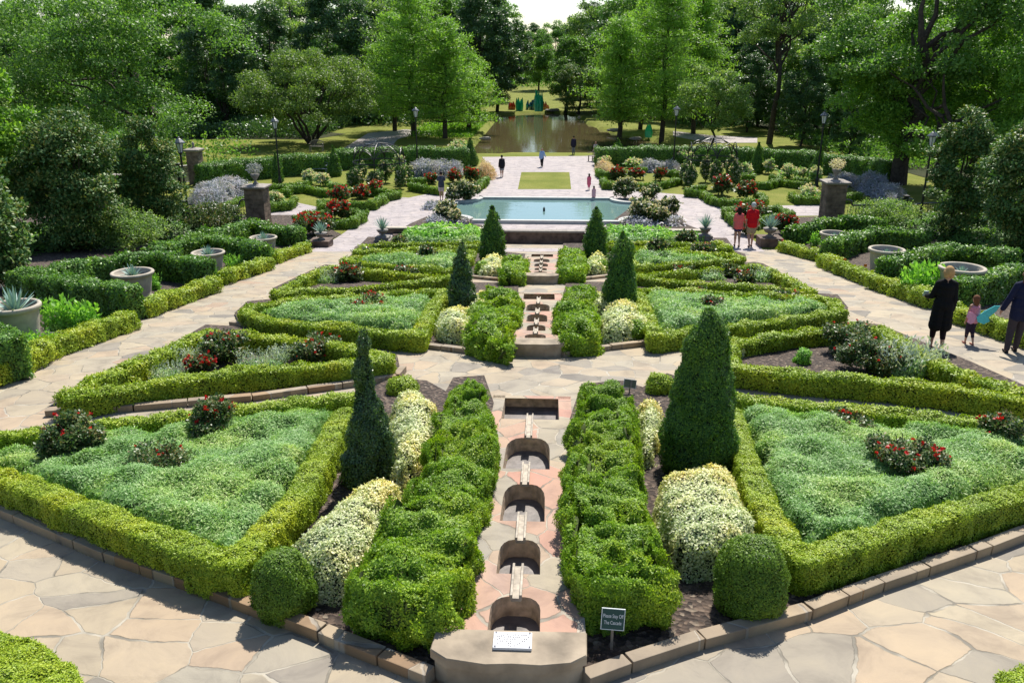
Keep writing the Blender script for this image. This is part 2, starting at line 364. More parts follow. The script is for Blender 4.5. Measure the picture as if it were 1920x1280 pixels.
# soil
def soilmat():
    m, t, b = mat('mulch'); tc = N_(t, 'ShaderNodeTexCoord'); L = t.links.new
    v = N_(t, 'ShaderNodeTexVoronoi'); v.inputs['Scale'].default_value = 22; L(tc.outputs['Object'], v.inputs['Vector'])
    s = N_(t, 'ShaderNodeSeparateColor'); L(v.outputs['Color'], s.inputs[0])
    L(ramp(t, s.outputs[0], [(0, (.02, .013, .01)), (.6, (.06, .04, .03)), (.9, (.13, .09, .065)), (1, (.2, .16, .12))]), b.inputs['Base Color']); b.inputs['Roughness'].default_value = .9
    bp = N_(t, 'ShaderNodeBump'); bp.inputs['Distance'].default_value = .03; L(v.outputs['Distance'], bp.inputs['Height']); L(bp.outputs[0], b.inputs['Normal']); return m
M['soil'] = soilmat()
def grassmat(name, c1, c2, c3):
    m, t, b = mat(name); tc = N_(t, 'ShaderNodeTexCoord'); L = t.links.new
    n = N_(t, 'ShaderNodeTexNoise'); n.inputs['Scale'].default_value = .55; n.inputs['Detail'].default_value = 8; L(tc.outputs['Object'], n.inputs[0])
    n2 = N_(t, 'ShaderNodeTexNoise'); n2.inputs['Scale'].default_value = 14; n2.inputs['Detail'].default_value = 4; L(tc.outputs['Object'], n2.inputs[0])
    c = ramp(t, n.outputs[0], [(.3, c1), (.5, c2), (.72, c3)])
    c = mixc(t, .8, c, ramp(t, n2.outputs[0], [(.3, (.6, .65, .6)), (.7, (1.3, 1.25, 1.2))]), 'MULTIPLY')
    L(c, b.inputs['Base Color']); b.inputs['Roughness'].default_value = .9; b.inputs['Specular IOR Level'].default_value = .15
    bp = N_(t, 'ShaderNodeBump'); bp.inputs['Distance'].default_value = .05; L(n2.outputs[0], bp.inputs['Height']); L(bp.outputs[0], b.inputs['Normal']); return m
M['lawn'] = grassmat('lawn', (.12, .15, .018), (.17, .19, .03), (.22, .22, .05))
M['forestfloor_shade'] = grassmat('woodland_floor_and_shade', (.015, .022, .006), (.03, .04, .012), (.05, .05, .02))  # dark ground under the trees; their shade is part of this colour
def water(name, col, rough, bumpd, scale, tint=None):
    m, t, b = mat(name); tc = N_(t, 'ShaderNodeTexCoord'); L = t.links.new
    b.inputs['Base Color'].default_value = (*col, 1); b.inputs['Roughness'].default_value = rough; b.inputs['IOR'].default_value = 1.33; b.inputs['Specular IOR Level'].default_value = 1.
    mp = N_(t, 'ShaderNodeMapping'); mp.inputs['Scale'].default_value = (.35, 1, 1); L(tc.outputs['Object'], mp.inputs[0])
    n = N_(t, 'ShaderNodeTexNoise'); n.inputs['Scale'].default_value = scale; n.inputs['Detail'].default_value = 3; L(mp.outputs[0], n.inputs[0])
    bp = N_(t, 'ShaderNodeBump'); bp.inputs['Strength'].default_value = bumpd; bp.inputs['Distance'].default_value = .05; L(n.outputs[0], bp.inputs['Height']); L(bp.outputs[0], b.inputs['Normal']); return m
M['poolwater'] = water('pool_water', (.15, .25, .24), .03, .12, 3.)
M['pondwater'] = water('pond_water', (.105, .085, .04), .06, .12, 1.6)
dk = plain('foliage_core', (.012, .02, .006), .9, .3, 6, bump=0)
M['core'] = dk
BOX = [(.10, .16, .010), (.17, .24, .012), (.22, .29, .018), (.28, .34, .03)]
M['box'] = leafmat('boxwood_leaf', BOX, .22)
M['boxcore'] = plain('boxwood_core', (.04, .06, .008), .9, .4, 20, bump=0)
M['yew'] = leafmat('loose_hedge_leaf', [(.06, .12, .012), (.11, .2, .015), (.17, .27, .02), (.23, .32, .03)], .35)
M['ball'] = leafmat('ball_leaf', [(.05, .1, .012), (.09, .16, .015), (.14, .22, .02)], .3)
M['ball2'] = leafmat('parterre_leaf', [(.06, .13, .012), (.10, .19, .016), (.15, .25, .02)], .3)
M['holly'] = leafmat('holly_hedge_leaf', [(.03, .085, .015), (.06, .14, .02), (.10, .21, .03), (.15, .27, .035)], .3, .45, .4)
M['cone'] = leafmat('cone_leaf', [(.02, .055, .010), (.035, .085, .014), (.06, .13, .016), (.11, .19, .02)], .3, .45)
M['coneblue'] = leafmat('dark_glossy_leaf', [(.018, .042, .012), (.035, .075, .02), (.06, .11, .03), (.10, .17, .045)], .25, .35, .6)
M['white_leaf'] = leafmat('variegated_leaf', [(.22, .30, .10), (.45, .48, .24), (.6, .6, .36), (.7, .68, .48)], .25)
M['art'] = leafmat('feathery_silver_leaf', [(.09, .19, .045), (.15, .28, .08), (.22, .35, .12), (.34, .43, .23)], .35)
M['artcore'] = plain('feathery_core', (.05, .09, .04), .9, .3, 15, bump=0)
M['rose'] = leafmat('rose_leaf', [(.02, .05, .015), (.045, .09, .025), (.09, .14, .04), (.16, .12, .05)], .3, .4)
M['red'] = leafmat('red_petals', [(.5, .012, .02), (.65, .03, .03), (.45, .01, .015)], .3)
M['pink'] = leafmat('pink_petals', [(.62, .18, .14), (.66, .4, .3), (.6, .12, .1)], .3)
M['cream'] = leafmat('cream_petals', [(.75, .7, .6), (.7, .55, .42), (.8, .78, .7)], .3)
M['silver'] = leafmat('silver_spikes', [(.35, .42, .33), (.5, .56, .46), (.62, .66, .58)], .25)
M['greenstem'] = leafmat('soft_green_leaf', [(.10, .24, .03), (.16, .33, .05), (.24, .42, .08)], .4)
M['lav'] = leafmat('lavender_spikes', [(.2, .24, .22), (.3, .32, .38), (.36, .34, .48), (.42, .43, .5)], .25)
M['agave'] = leafmat('agave_blade', [(.13, .22, .2), (.2, .3, .27), (.27, .37, .33)], .1)
M['plume'] = leafmat('pink_plume_grass', [(.32, .25, .15), (.42, .32, .24), (.5, .4, .34)], .4)
# tree leaves
M['t_cyp'] = leafmat('cypress_leaf', [(.06, .12, .015), (.09, .17, .025), (.13, .22, .03)], .45)
M['t_oak'] = leafmat('oak_leaf', [(.025, .06, .012), (.05, .10, .02), (.08, .15, .03)], .4)
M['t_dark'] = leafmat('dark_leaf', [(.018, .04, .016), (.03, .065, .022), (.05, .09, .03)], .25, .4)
M['t_oak2'] = leafmat('round_tree_leaf', [(.04, .075, .018), (.07, .115, .025), (.10, .15, .035)], .4)
M['t_pale'] = leafmat('pale_leaf', [(.06, .11, .03), (.1, .16, .045), (.15, .21, .07)], .45)
M['t_bright'] = leafmat('bright_leaf', [(.05, .12, .015), (.09, .18, .02), (.14, .25, .035)], .45)
M['t_mag'] = leafmat('magnolia_leaf', [(.018, .05, .012), (.035, .08, .02), (.065, .12, .03), (.12, .12, .03)], .2, .5, .3)

# ================================================================== SETTING
BREAKS = [5.07, 14.96, 24.4, 35.5]
def draped(name, poly, m, dz, parent=None, holes=None, **k):
    bm = bmesh.new(); vs_ = [bm.verts.new((p[0], p[1], 0)) for p in poly]; bm.faces.new(vs_)
    for y in BREAKS:
        bmesh.ops.bisect_plane(bm, geom=bm.verts[:] + bm.edges[:] + bm.faces[:], plane_co=(0, y, 0), plane_no=(0, 1, 0))
    if holes:
        for x0, x1, y0, y1 in holes:
            for co, no in (((x0, 0, 0), (1, 0, 0)), ((x1, 0, 0), (1, 0, 0)), ((0, y0, 0), (0, 1, 0)), ((0, y1, 0), (0, 1, 0))):
                bmesh.ops.bisect_plane(bm, geom=bm.verts[:] + bm.edges[:] + bm.faces[:], plane_co=co, plane_no=no)
        dead = [f for f in bm.faces if any(x0 < f.calc_center_median().x < x1 and y0 < f.calc_center_median().y < y1 for x0, x1, y0, y1 in holes)]
        bmesh.ops.delete(bm, geom=dead, context='FACES')
    bmesh.ops.triangulate(bm, faces=bm.faces[:])
    bmesh.ops.recalc_face_normals(bm, faces=bm.faces)
    for v in bm.verts: v.co.z = float(g(v.co.y)) + dz
    bm.normal_update()
    if sum(f.normal.z for f in bm.faces) < 0: bmesh.ops.reverse_faces(bm, faces=bm.faces)
    me = bpy.data.meshes.new(name); bm.to_mesh(me); bm.free(); me.materials.append(m)
    return link(name, me, parent, **k)
def pp(pts, up=0.): return [(lambda v: (v.x, v.y))(P(x, y, up)) for x, y in pts]

HOLE = (-1.95, 1.95, 33.6, 38.9)
# cascade rims carve the flagstone too
CAS = []
for k, (D0, De) in enumerate(((5.07, 12.35), (14.96, 22.5), (24.4, 32.6))): CAS.append((-.62, .62, D0 + .02, De))
draped('stone_ramp', [(-60, -8), (60, -8), (60, 35.5), (-60, 35.5)], M['flag'], 0, holes=[(-1.95, 1.95, 33.6, 35.5)] + CAS, kind='structure')

# pond and lower ground
POND = pp([(893, 290), (888, 275), (905, 262), (920, 244), (928, 226), (945, 216), (1000, 211), (1060, 212), (1085, 222), (1112, 238), (1150, 250), (1195, 258), (1228, 266), (1232, 280), (1216, 291)], -.2)
gx = np.concatenate([np.arange(-230, -60, 10), np.arange(-60, 60, 1.0), np.arange(60, 231, 10)]); gy = np.concatenate([np.arange(60, 170, 1.0), np.arange(170, 700, 20)])
X, Y = np.meshgrid(gx, gy); ins = inside(X.ravel(), Y.ravel(), np.array(POND))
Z = np.where(ins, -1.1, 0.) + np.clip(Y.ravel() - 165, 0, None) * .012
V = np.stack([X.ravel(), Y.ravel(), Z], 1); nx = len(gx)
T = grid_tris(len(gy), nx, False)
link('lawn_ground', mesh('lawn_ground', V, T, M['lawn'], smooth=True), kind='structure')
draped('garden_lawn', [(-230, 35.5), (230, 35.5), (230, 60), (-230, 60)], M['lawn'], 0, holes=[(-1.95, 1.95, 35.5, 38.9)], kind='structure')
pl = [(x, y) for x, y in POND]; cx_ = sum(p[0] for p in pl) / len(pl); cy0 = sum(p[1] for p in pl) / len(pl)
bm = bmesh.new(); bm.faces.new([bm.verts.new((cx_ + (x - cx_) * 1.04, cy0 + (y - cy0) * 1.04, -.28)) for x, y in pl]); bmesh.ops.triangulate(bm, faces=bm.faces[:]); bm.normal_update()
if bm.faces[:][0].normal.z < 0: bmesh.ops.reverse_faces(bm, faces=bm.faces)
me = bpy.data.meshes.new('pond_water'); bm.to_mesh(me); bm.free(); me.materials.append(M['pondwater']); link('pond_water', me, kind='structure')

draped('stream_water', pp([(1490, 272), (1530, 262), (1600, 262), (1665, 270), (1690, 282), (1640, 287), (1560, 286)]), M['pondwater'], .03, kind='structure')
# paved paths of the lower garden
draped('plaza_paving', [p for p in pp([(585, 472), (593, 464), (640, 440), (672, 418), (690, 398), (712, 388), (728, 376), (756, 370), (766, 371), (800, 364), (833, 360), (876, 359), (897, 357), (912, 354), (921, 330), (929, 318), (912, 305), (904, 294.5), (1115, 292.5), (1114, 305), (1118, 317), (1134, 355), (1160, 357), (1200, 358), (1242, 362), (1281, 365), (1318, 371), (1332, 384), (1362, 387), (1437, 386), (1560, 384), (1560, 404), (1492, 405), (1436, 389), (1372, 397), (1354, 400), (1372, 418), (1425, 460), (1434, 472)])], M['plaza'], .004, holes=[(-1.95, 1.95, 35, 38.9)], kind='structure')
draped('side_path', pp([(506, 411), (506, 397), (556, 380), (604, 390), (688, 394), (676, 403), (600, 399), (552, 412)]), M['plaza'], .008, kind='structure')
draped('grass_panel', pp([(971, 355), (1071, 355), (1067.5, 323), (977.6, 323)]), M['lawn'], .010, kind='structure')
draped('far_path', pp([(640, 281), (690, 250), (760, 243), (870, 248), (880, 252), (770, 254), (745, 262), (730, 280)]), M['plaza'], .010, kind='structure')
draped('far_path', pp([(1262, 246), (1330, 254), (1420, 258), (1420, 268), (1330, 268), (1262, 256)]), M['plaza'], .011, kind='structure')
draped('woodland_floor_and_shade', [(-230, 95), (-30, 95), (-22, 104), (-15, 110), (-13, 165), (-230, 165)], M['forestfloor_shade'], .02, kind='structure')  # begins where tree shade darkens the left ground; that shade is in the colour
draped('woodland_floor_and_shade', [(-230, 82), (-23, 82), (-21, 88), (-29, 94.9), (-230, 94.9)], M['forestfloor_shade'], .021, kind='structure')  # dark patch standing in for tree shade on the lawn edge
draped('woodland_floor_and_shade', [(230, 62), (28, 70), (24, 100), (20, 165), (230, 165)], M['forestfloor_shade'], .02, kind='structure')
draped('woodland_floor_and_shade', [(-60, 40), (-26, 40), (-22, 62), (-60, 62)], M['forestfloor_shade'], .022, kind='structure')
draped('woodland_floor_and_shade', [(60, 36), (27, 40), (25, 69), (60, 69)], M['forestfloor_shade'], .022, kind='structure')

# sunken landing with its retaining wall
zc = -.62
m_ = MB(); m_.quad([(-1.95, 33.6, float(g(33.6))), (1.95, 33.6, float(g(33.6))), (1.95, 38.9, zc), (-1.95, 38.9, zc)]); m_.build('sunken_landing', M['flag'], kind='structure')
t_ = empty('retaining_wall', (0, 39.0, zc), label='dark brown stone retaining wall facing the last landing below the pool', cat='wall')
MB().box((0, .05, .24), (3.96, .28, .62)).build('wall_face', M['darkstone'], t_)
MB().box((0, .07, .60), (4.2, .42, .09), bev=.015).build('coping', M['capstone'], t_)
for s in (-1, 1): MB().box((s * 1.99, -2.6, .17), (.09, 5.0, .62)).build('side_wall', M['darkstone'], t_)
for s, lab in ((-1, 'low stone wall with pale coping left of the two centre topiaries, below the bright green strip'), (1, 'low stone wall with pale coping right of the two centre topiaries, ending by an urn')):
    t_ = empty('low_wall', (s * 4.9, 38.1, 0), label=lab, cat='wall')
    MB().box((0, 0, .05), (5.4, .26, .4)).build('wall_face', M['darkstone'], t_); MB().box((0, 0, .28), (5.5, .36, .06), bev=.01).build('coping', M['concrete'], t_)

# ------------------------------------------------------------------ cascades
def cascade(D0, De, z0, labels, plaque=False, px_pits=None):
    rim = lambda y: z0 - .03 + (float(g(De)) + .012 - z0 + .03) * (y - D0 - .3) / (De - D0 - .3)
    t = empty('water_cascade', (0, D0, float(g(D0))), label=labels, cat='cascade', group='cascades down the middle of the ramp')
    L = lambda x, y, z: (x, y - D0, z - float(g(D0)))
    W0, W1 = .57, .63
    W = lambda y: W0 + (W1 - W0) * (y - D0) / (De - D0)
    rows = []   # (y, innerhalf or 0)
    bm = bmesh.new(); wb = bmesh.new(); floors = []; sp = []
    def q(b, *p): b.faces.new([b.verts.new(L(*x)) for x in p])
    y = D0 + .3
    for i, (yn, yf, hw) in enumerate(px_pits):
        q(bm, (-W(y), y, rim(y)), (W(y), y, rim(y)), (W(yn), yn, rim(yn)), (-W(yn), yn, rim(yn)))
        last = i == len(px_pits) - 1
        yc = yn + (yf - yn) * (.62 if not last else .999); cw = hw * (.35 if not last else 1)
        na = 1 if last else 4
        arcp = [(cw + (hw - cw) * math.cos(math.pi / 2 * k / na), yc + (yf - yc) * math.sin(math.pi / 2 * k / na)) for k in range(na + 1)]
        for s in (-1, 1):
            dz = .2
            q(bm, (s * W(yn), yn, rim(yn)), (s * hw, yn, rim(yn)), (s * hw, yc, rim(yc)), (s * W(yc), yc, rim(yc)))
            q(wb, (s * hw, yn, rim(yn)), (s * hw, yn, rim(yf) - dz), (s * hw, yc, rim(yf) - dz), (s * hw, yc, rim(yc)))
            for (xa, ya_), (xb, yb_) in zip(arcp, arcp[1:]):
                q(bm, (s * W(ya_), ya_, rim(ya_)), (s * xa, ya_, rim(ya_)), (s * xb, yb_, rim(yb_)), (s * W(yb_), yb_, rim(yb_)))
                q(wb, (s * xa, ya_, rim(ya_)), (s * xa, ya_, rim(yf) - dz), (s * xb, yb_, rim(yf) - dz), (s * xb, yb_, rim(yb_)))
        q(wb, (-cw, yf, rim(yf)), (cw, yf, rim(yf)), (cw, yf, rim(yf) - .2), (-cw, yf, rim(yf) - .2))
        q(wb, (-hw, yn, rim(yn)), (hw, yn, rim(yn)), (hw, yn, rim(yf) - .2), (-hw, yn, rim(yf) - .2))
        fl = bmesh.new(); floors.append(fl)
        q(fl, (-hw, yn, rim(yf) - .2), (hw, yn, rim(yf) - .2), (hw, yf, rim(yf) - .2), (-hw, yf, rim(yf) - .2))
        if not last: sp.append((yf, px_pits[i + 1][0]))
        y = yf
    q(bm, (-W(y), y, rim(y)), (W(y), y, rim(y)), (W(De), De, rim(De)), (-W(De), De, rim(De)))
    for s in (-1, 1):   # outer sides
        q(wb, (s * W(D0), D0 + .3, rim(D0 + .3)), (s * W(De), De, rim(De)), (s * W(De), De, rim(De) - .5), (s * W(D0), D0 + .3, z0 - .6))
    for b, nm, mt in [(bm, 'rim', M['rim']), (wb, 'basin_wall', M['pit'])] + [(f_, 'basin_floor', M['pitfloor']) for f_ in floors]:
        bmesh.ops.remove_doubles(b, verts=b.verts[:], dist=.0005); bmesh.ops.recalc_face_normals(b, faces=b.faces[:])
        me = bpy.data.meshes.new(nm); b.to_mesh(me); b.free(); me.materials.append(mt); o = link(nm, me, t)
    for ya, yb in sp:
        ya -= .09; yb += .08; mb = MB(); xo = -.0
        for k, dx in enumerate((-.04, .04)):
            pts = [L(xo + dx, ya, rim(ya) + .045), L(xo + dx, yb, rim(yb) + .045)]
            a, b2 = Vector(pts[0]), Vector(pts[1]); c = (a + b2) / 2; ang = math.atan2(b2.z - a.z, b2.y - a.y)
            mb.box(c, (.02, (b2 - a).length, .05), rot=Matrix.Rotation(ang, 4, 'X'))
        a = Vector(L(xo, ya, rim(ya) + .022)); b2 = Vector(L(xo, yb, rim(yb) + .022)); c = (a + b2) / 2; ang = math.atan2(b2.z - a.z, b2.y - a.y)
        mb.box(c, (.085, (b2 - a).length, .03), rot=Matrix.Rotation(ang, 4, 'X'))
        mb.build('spout', M['spout'], t)
    # head block
    hb = bmesh.new(); zg = float(g(D0)); H = z0 - zg
    outline = [(-.615, .36), (-.63, .12), (-.5, .01), (-.2, -.03), (.0, -.035), (.22, -.03), (.45, .01), (.57, .1), (.58, .36)]
    rngs = []
    for z, s in ((-.3, .95), (H - .09, .95), (H - .085, 1.0), (H - .012, 1.0), (H, .985)):
        rngs.append([hb.verts.new((x * s, (yy - .17) * s + .17 + .012 * math.sin(x * 17 + z * 9), z)) for x, yy in outline])
    for a, b in zip(rngs, rngs[1:]):
        n = len(a)
        for k in range(n): hb.faces.new((a[k], a[(k + 1) % n], b[(k + 1) % n], b[k]))
    hb.faces.new(rngs[-1]); bmesh.ops.recalc_face_normals(hb, faces=hb.faces[:])
    me = bpy.data.meshes.new('head_block'); hb.to_mesh(me); hb.free(); me.materials.append(M['capstone2']); link('head_block', me, t)
    return t, H
M['capstone2'] = plain('head_block_stone', (.31, .25, .18), .8, .4, 3.5, bump=.8)
zA = 3.69; DeA = 12.3
rimA = lambda y: zA - .03 + (float(g(DeA)) + .012 - zA + .03) * (y - 5.37) / (DeA - 5.37)
def yr(py): return P(960, py, surf=rimA).y
pits = [(yr(1183), yr(1118), .21), (yr(1075), yr(1011), .20), (yr(976), yr(907), .235), (yr(878), yr(820), .29), (yr(785), yr(741), .43)]
tA, HA = cascade(5.07, DeA, zA, 'nearest stone cascade with stepped basins, spouts and a plaque on its head block', px_pits=pits)
fr = [((a - 5.07) / (DeA - 5.07), (b - 5.07) / (DeA - 5.07), c) for a, b, c in pits]
for D0, De, lab in ((14.96, 22.5, 'middle stone cascade with stepped basins between two loose clipped hedges'), (24.4, 32.6, 'farthest stone cascade with stepped basins in front of the sunken landing')):
    cascade(D0, De, float(g(D0)) + .27, lab, px_pits=[(D0 + a * (De - D0), D0 + b * (De - D0), c) for a, b, c in fr])

# plaque on the first head block
t = empty('plaque', (0.0, 5.28, zA + .002), label='small silver metal plaque lying on the head block of the nearest cascade', cat='plaque')
MB().box((0, 0, .012), (.30, .185, .024), bev=.004).build('plate', M['plaque'], t)
def text(name, body, size, loc, rot, m, parent, ext=.0015, align='CENTER', sx=1.):
    c = bpy.data.curves.new(name, 'FONT'); c.body = body; c.size = size; c.extrude = ext; c.align_x = align; c.align_y = 'CENTER'; c.space_line = .95
    o = bpy.data.objects.new(name, c); COL.objects.link(o); dg = bpy.context.evaluated_depsgraph_get(); me = bpy.data.meshes.new_from_object(o.evaluated_get(dg)); bpy.data.objects.remove(o)
    me.materials.clear(); me.materials.append(m); o = link(name, me, parent); o.location = loc; o.rotation_euler = rot; o.scale = (sx, 1, 1); return o
# raised lettering: the photograph shows worn, unreadable rows of short words
mb = MB(); r0 = random.Random(4)
for row, (y, x0, x1) in enumerate(((.055, -.09, .125), (.03, -.12, .12), (.006, -.12, .11), (-.02, -.11, .10), (-.045, -.12, .09), (-.072, -.03, .03))):
    x = x0
    while x < x1:
        wd = r0.uniform(.008, .012)
        k = r0.randint(0, 3)
        mb.box((x, y, .0262), (.003, .013, .003)); 
        if k != 1: mb.box((x + wd * .5, y + (.005 if k else -.005), .0262), (wd * .7, .003, .003))
        if k > 1: mb.box((x + wd * .8, y, .0262), (.003, .013, .003))
        x += wd + (.016 if r0.random() < .22 else .006)
mb.build('lettering', M['plaquetext'], t)
for sx in (-1, 1):
    for sy in (-1, 1): MB().tube([(sx * .132, sy * .078, .02), (sx * .132, sy * .078, .03)], .007, 8).build('screw', M['plaquetext'], t)

# ------------------------------------------------------------------ planting beds, kerbs
def soil(pts, up=.05, **k): return draped('planting_bed', pp(pts), M['soil'], up, kind='structure')
def kerb(pts, label, wd=.13, ht=.11, world=False, m=None):
    q = [Vector((*p, 0)) for p in (pts if world else pp(pts, ht))]
    c = q[0]; z0 = float(g(c.y)); t = MB(); rr = random.Random(len(label) * 7 + int(pts[0][0]))
    for a, b in zip(q, q[1:]):
        d = b - a; L = d.length; u = d / L; x = 0
        while x < L - .02:
            l = min(rr.uniform(.45, .95), L - x)
            if L - x - l < .2: l = L - x
            p0 = a + u * (x + .008); p1 = a + u * (x + l - .008); mid = (p0 + p1) / 2; dz = float(g(p1.y) - g(p0.y)); hj = ht + rr.uniform(-.008, .008)
            M_ = Matrix.Rotation(math.atan2(u.y, u.x), 4, 'Z') @ Matrix.Rotation(-math.atan2(dz, l), 4, 'Y')
            t.box((mid.x - c.x, mid.y - c.y, float(g(mid.y)) - z0 + hj / 2 - .03), (l - .016, wd * rr.uniform(.93, 1.05), hj + .06), rot=M_, bev=.008)
            x += l
    return t.build('stone_kerb', m or M['kerb'], label=label, cat='kerb').__setattr__('location', (c.x, c.y, z0))
soil([(818, 1262), (605, 1183), (336, 1082), (202, 1038), (34, 968), (-60, 925), (-140, 850), (-60, 836), (60, 824), (200, 802), (330, 784), (470, 766), (640, 746), (700, 730), (735, 712), (800, 718), (836, 738), (850, 712), (908, 708), (926, 760), (900, 880), (870, 1050), (825, 1190)])
soil([(1086, 1275), (1177, 1240), (1314, 1196), (1515, 1143), (1649, 1092), (1851, 1025), (2000, 960), (2150, 880), (2000, 826), (1851, 800), (1515, 764), (1381, 750), (1335, 730), (1250, 704), (1205, 730), (1178, 722), (1168, 718), (1090, 724), (1065, 800), (1066, 1000), (1078, 1200)])
soil([(90, 762), (250, 748), (420, 735), (640, 715), (752, 703), (745, 670), (560, 622), (386, 612), (330, 645)])
soil([(1362, 690), (1362, 655), (1480, 625), (1602, 606), (1650, 612), (1960, 745), (1905, 762), (1716, 742), (1545, 724)])
soil([(446, 604), (640, 634), (784, 646), (949, 668), (950, 640), (972, 560), (972, 532), (835, 532), (640, 550), (464, 568), (440, 590)])
soil([(1055, 664), (1144, 650), (1258, 638), (1354, 630), (1579, 605), (1590, 580), (1570, 555), (1415, 545), (1190, 532), (1062, 530), (1045, 600), (1055, 640)])
soil([(512, 556), (640, 545), (842, 524), (842, 512), (640, 502), (610, 498), (571, 515), (512, 543)])
soil([(1190, 518), (1200, 512), (1414, 493), (1430, 496), (1528, 548), (1414, 540), (1280, 530)])
soil([(640, 497), (760, 505), (880, 518), (978, 527), (985, 478), (945, 474), (855, 462), (660, 478)])
soil([(1046, 527), (1144, 516), (1191, 505), (1280, 500), (1400, 490), (1397, 478), (1377, 472), (1200, 458), (1056, 458)])
soil([(663, 476), (780, 470), (905, 463), (918, 445), (690, 446), (665, 465)])
soil([(1125, 463), (1280, 469), (1330, 469), (1376, 466), (1362, 448), (1130, 443)])
soil([(735, 444), (900, 444), (905, 424), (862, 419), (800, 408), (770, 421), (740, 438)], .06)
soil([(1135, 443), (1320, 443), (1322, 436), (1300, 428), (1280, 420), (1268, 400), (1250, 380), (1190, 385), (1140, 422)], .06)
# side borders
LS = [(0, 707), (32, 703), (79, 675), (116, 667), (169, 639), (272, 598), (300, 581), (396, 541), (504, 501), (578, 470), (615, 454), (640, 440)]
draped('planting_bed', [(-60, P(0, 707).y - 2)] + [(P(-60, 740).x, P(-60, 740).y)] + pp(LS) + pp([(560, 404), (480, 404)]) + [(-60, 43)], M['soil'], .03, kind='structure')
RS = [(1432, 448), (1458, 464), (1535, 494), (1636, 534), (1740, 575), (1784, 595), (1920, 640), (2020, 680)]
draped('planting_bed', pp(RS) + [(60, P(2020, 680).y - 2), (60, 42)] + pp([(1560, 406), (1500, 408)]), M['soil'], .03, kind='structure')
kerb([(808, 1256), (605, 1176), (336, 1075), (202, 1031), (34, 961), (-80, 915)], 'brown stone kerb running from the nearest cascade to the left edge of the picture')
kerb([(1096, 1262), (1177, 1233), (1314, 1189), (1515, 1136), (1649, 1085), (1851, 1018), (1990, 965)], 'brown stone kerb running from the nearest cascade to the right edge of the picture')
kerb([(84, 767), (250, 757), (471, 739), (640, 716), (742, 702), (756, 686)], 'stone kerb in front of the left outer triangle of hedge beside the wide path')
kerb([(1378, 712), (1545, 724), (1716, 745), (1920, 766), (1990, 774)], 'stone kerb in front of the right outer triangle of hedge beside the wide path')
kerb([(432, 602), (500, 610), (640, 631), (784, 641), (948, 661)], 'stone kerb left of the middle cascade block')
kerb([(1054, 659), (1144, 646), (1258, 633), (1354, 627), (1579, 600)], 'stone kerb right of the middle cascade block')
kerb([(885, 516), (978, 525)], 'short stone kerb left of the farthest cascade block', ht=.1)
kerb([(1047, 525), (1144, 514)], 'short stone kerb right of the farthest cascade block', ht=.1)

# ================================================================== HEDGES
def hedge(pts, up, ht, wd, label, m='box', s=None, lump=.018, fr=5, group='low clipped boxwood hedges', closed=False, cover=2.3, cat='hedge', name='boxwood_hedge', zo=.04, **k):
    q = pp(pts, up); c = q[len(q) // 2]; s = s or lsize((c[0], c[1], float(g(c[1]))))
    core = core_strip(q, wd, ht, lump, fr, zo, step=max(.08, s * 3), seed=len(label), closed=closed)
    core = (core[0] - np.array([c[0], c[1], float(g(c[1]))]), core[1])
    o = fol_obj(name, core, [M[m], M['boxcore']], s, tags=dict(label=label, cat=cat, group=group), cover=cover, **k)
    o.location = (c[0], c[1], float(g(c[1]))); return o
H1, W1_ = .37, .31
# --- nearest module
hedge([(-170, 868), (0, 886), (134, 938), (269, 991), (403, 1037), (442, 1046), (470, 1014), (564, 917), (601, 850), (640, 772)], .40, H1, W1_, 'clipped hedge along the front of the left near bed, ball shrub at its corner', lump=.025)
hedge([(-170, 868), (-90, 826), (0, 813), (201, 791), (403, 770), (560, 751), (655, 740)], .40, H1, W1_, 'clipped hedge along the back of the left near bed, behind its rose bushes')
hedge([(2090, 852), (1920, 919), (1750, 965), (1616, 1008), (1508, 1040), (1480, 1020), (1431, 934), (1398, 850), (1372, 768)], .40, H1, W1_, 'clipped hedge along the front of the right near bed, ball shrub at its corner')
hedge([(2090, 850), (1980, 806), (1920, 800), (1851, 790), (1683, 773), (1515, 756), (1392, 741)], .40, H1, W1_, 'clipped hedge along the back of the right near bed, behind its rose bushes')
TRI = 'triangles of clipped hedge'
hedge([(132, 739), (302, 712), (470, 689), (640, 680), (722, 671)], .38, .34, .31, 'front side of the left outer hedge triangle, above its stone kerb', group=TRI)
hedge([(724, 664), (638, 645), (554, 635), (470, 625), (390, 619), (336, 643), (252, 680), (168, 712), (128, 738)], .38, .34, .31, 'back and path side of the left outer hedge triangle', group=TRI)
hedge([(1372, 684), (1482, 696), (1616, 706), (1750, 719), (1950, 748)], .38, .34, .31, 'front side of the right outer hedge triangle, above its stone kerb', group=TRI)
hedge([(1370, 672), (1366, 640), (1482, 622), (1602, 611), (1648, 614), (1717, 655), (1784, 689), (1851, 712), (1950, 745)], .38, .34, .31, 'back and path side of the right outer hedge triangle', group=TRI)
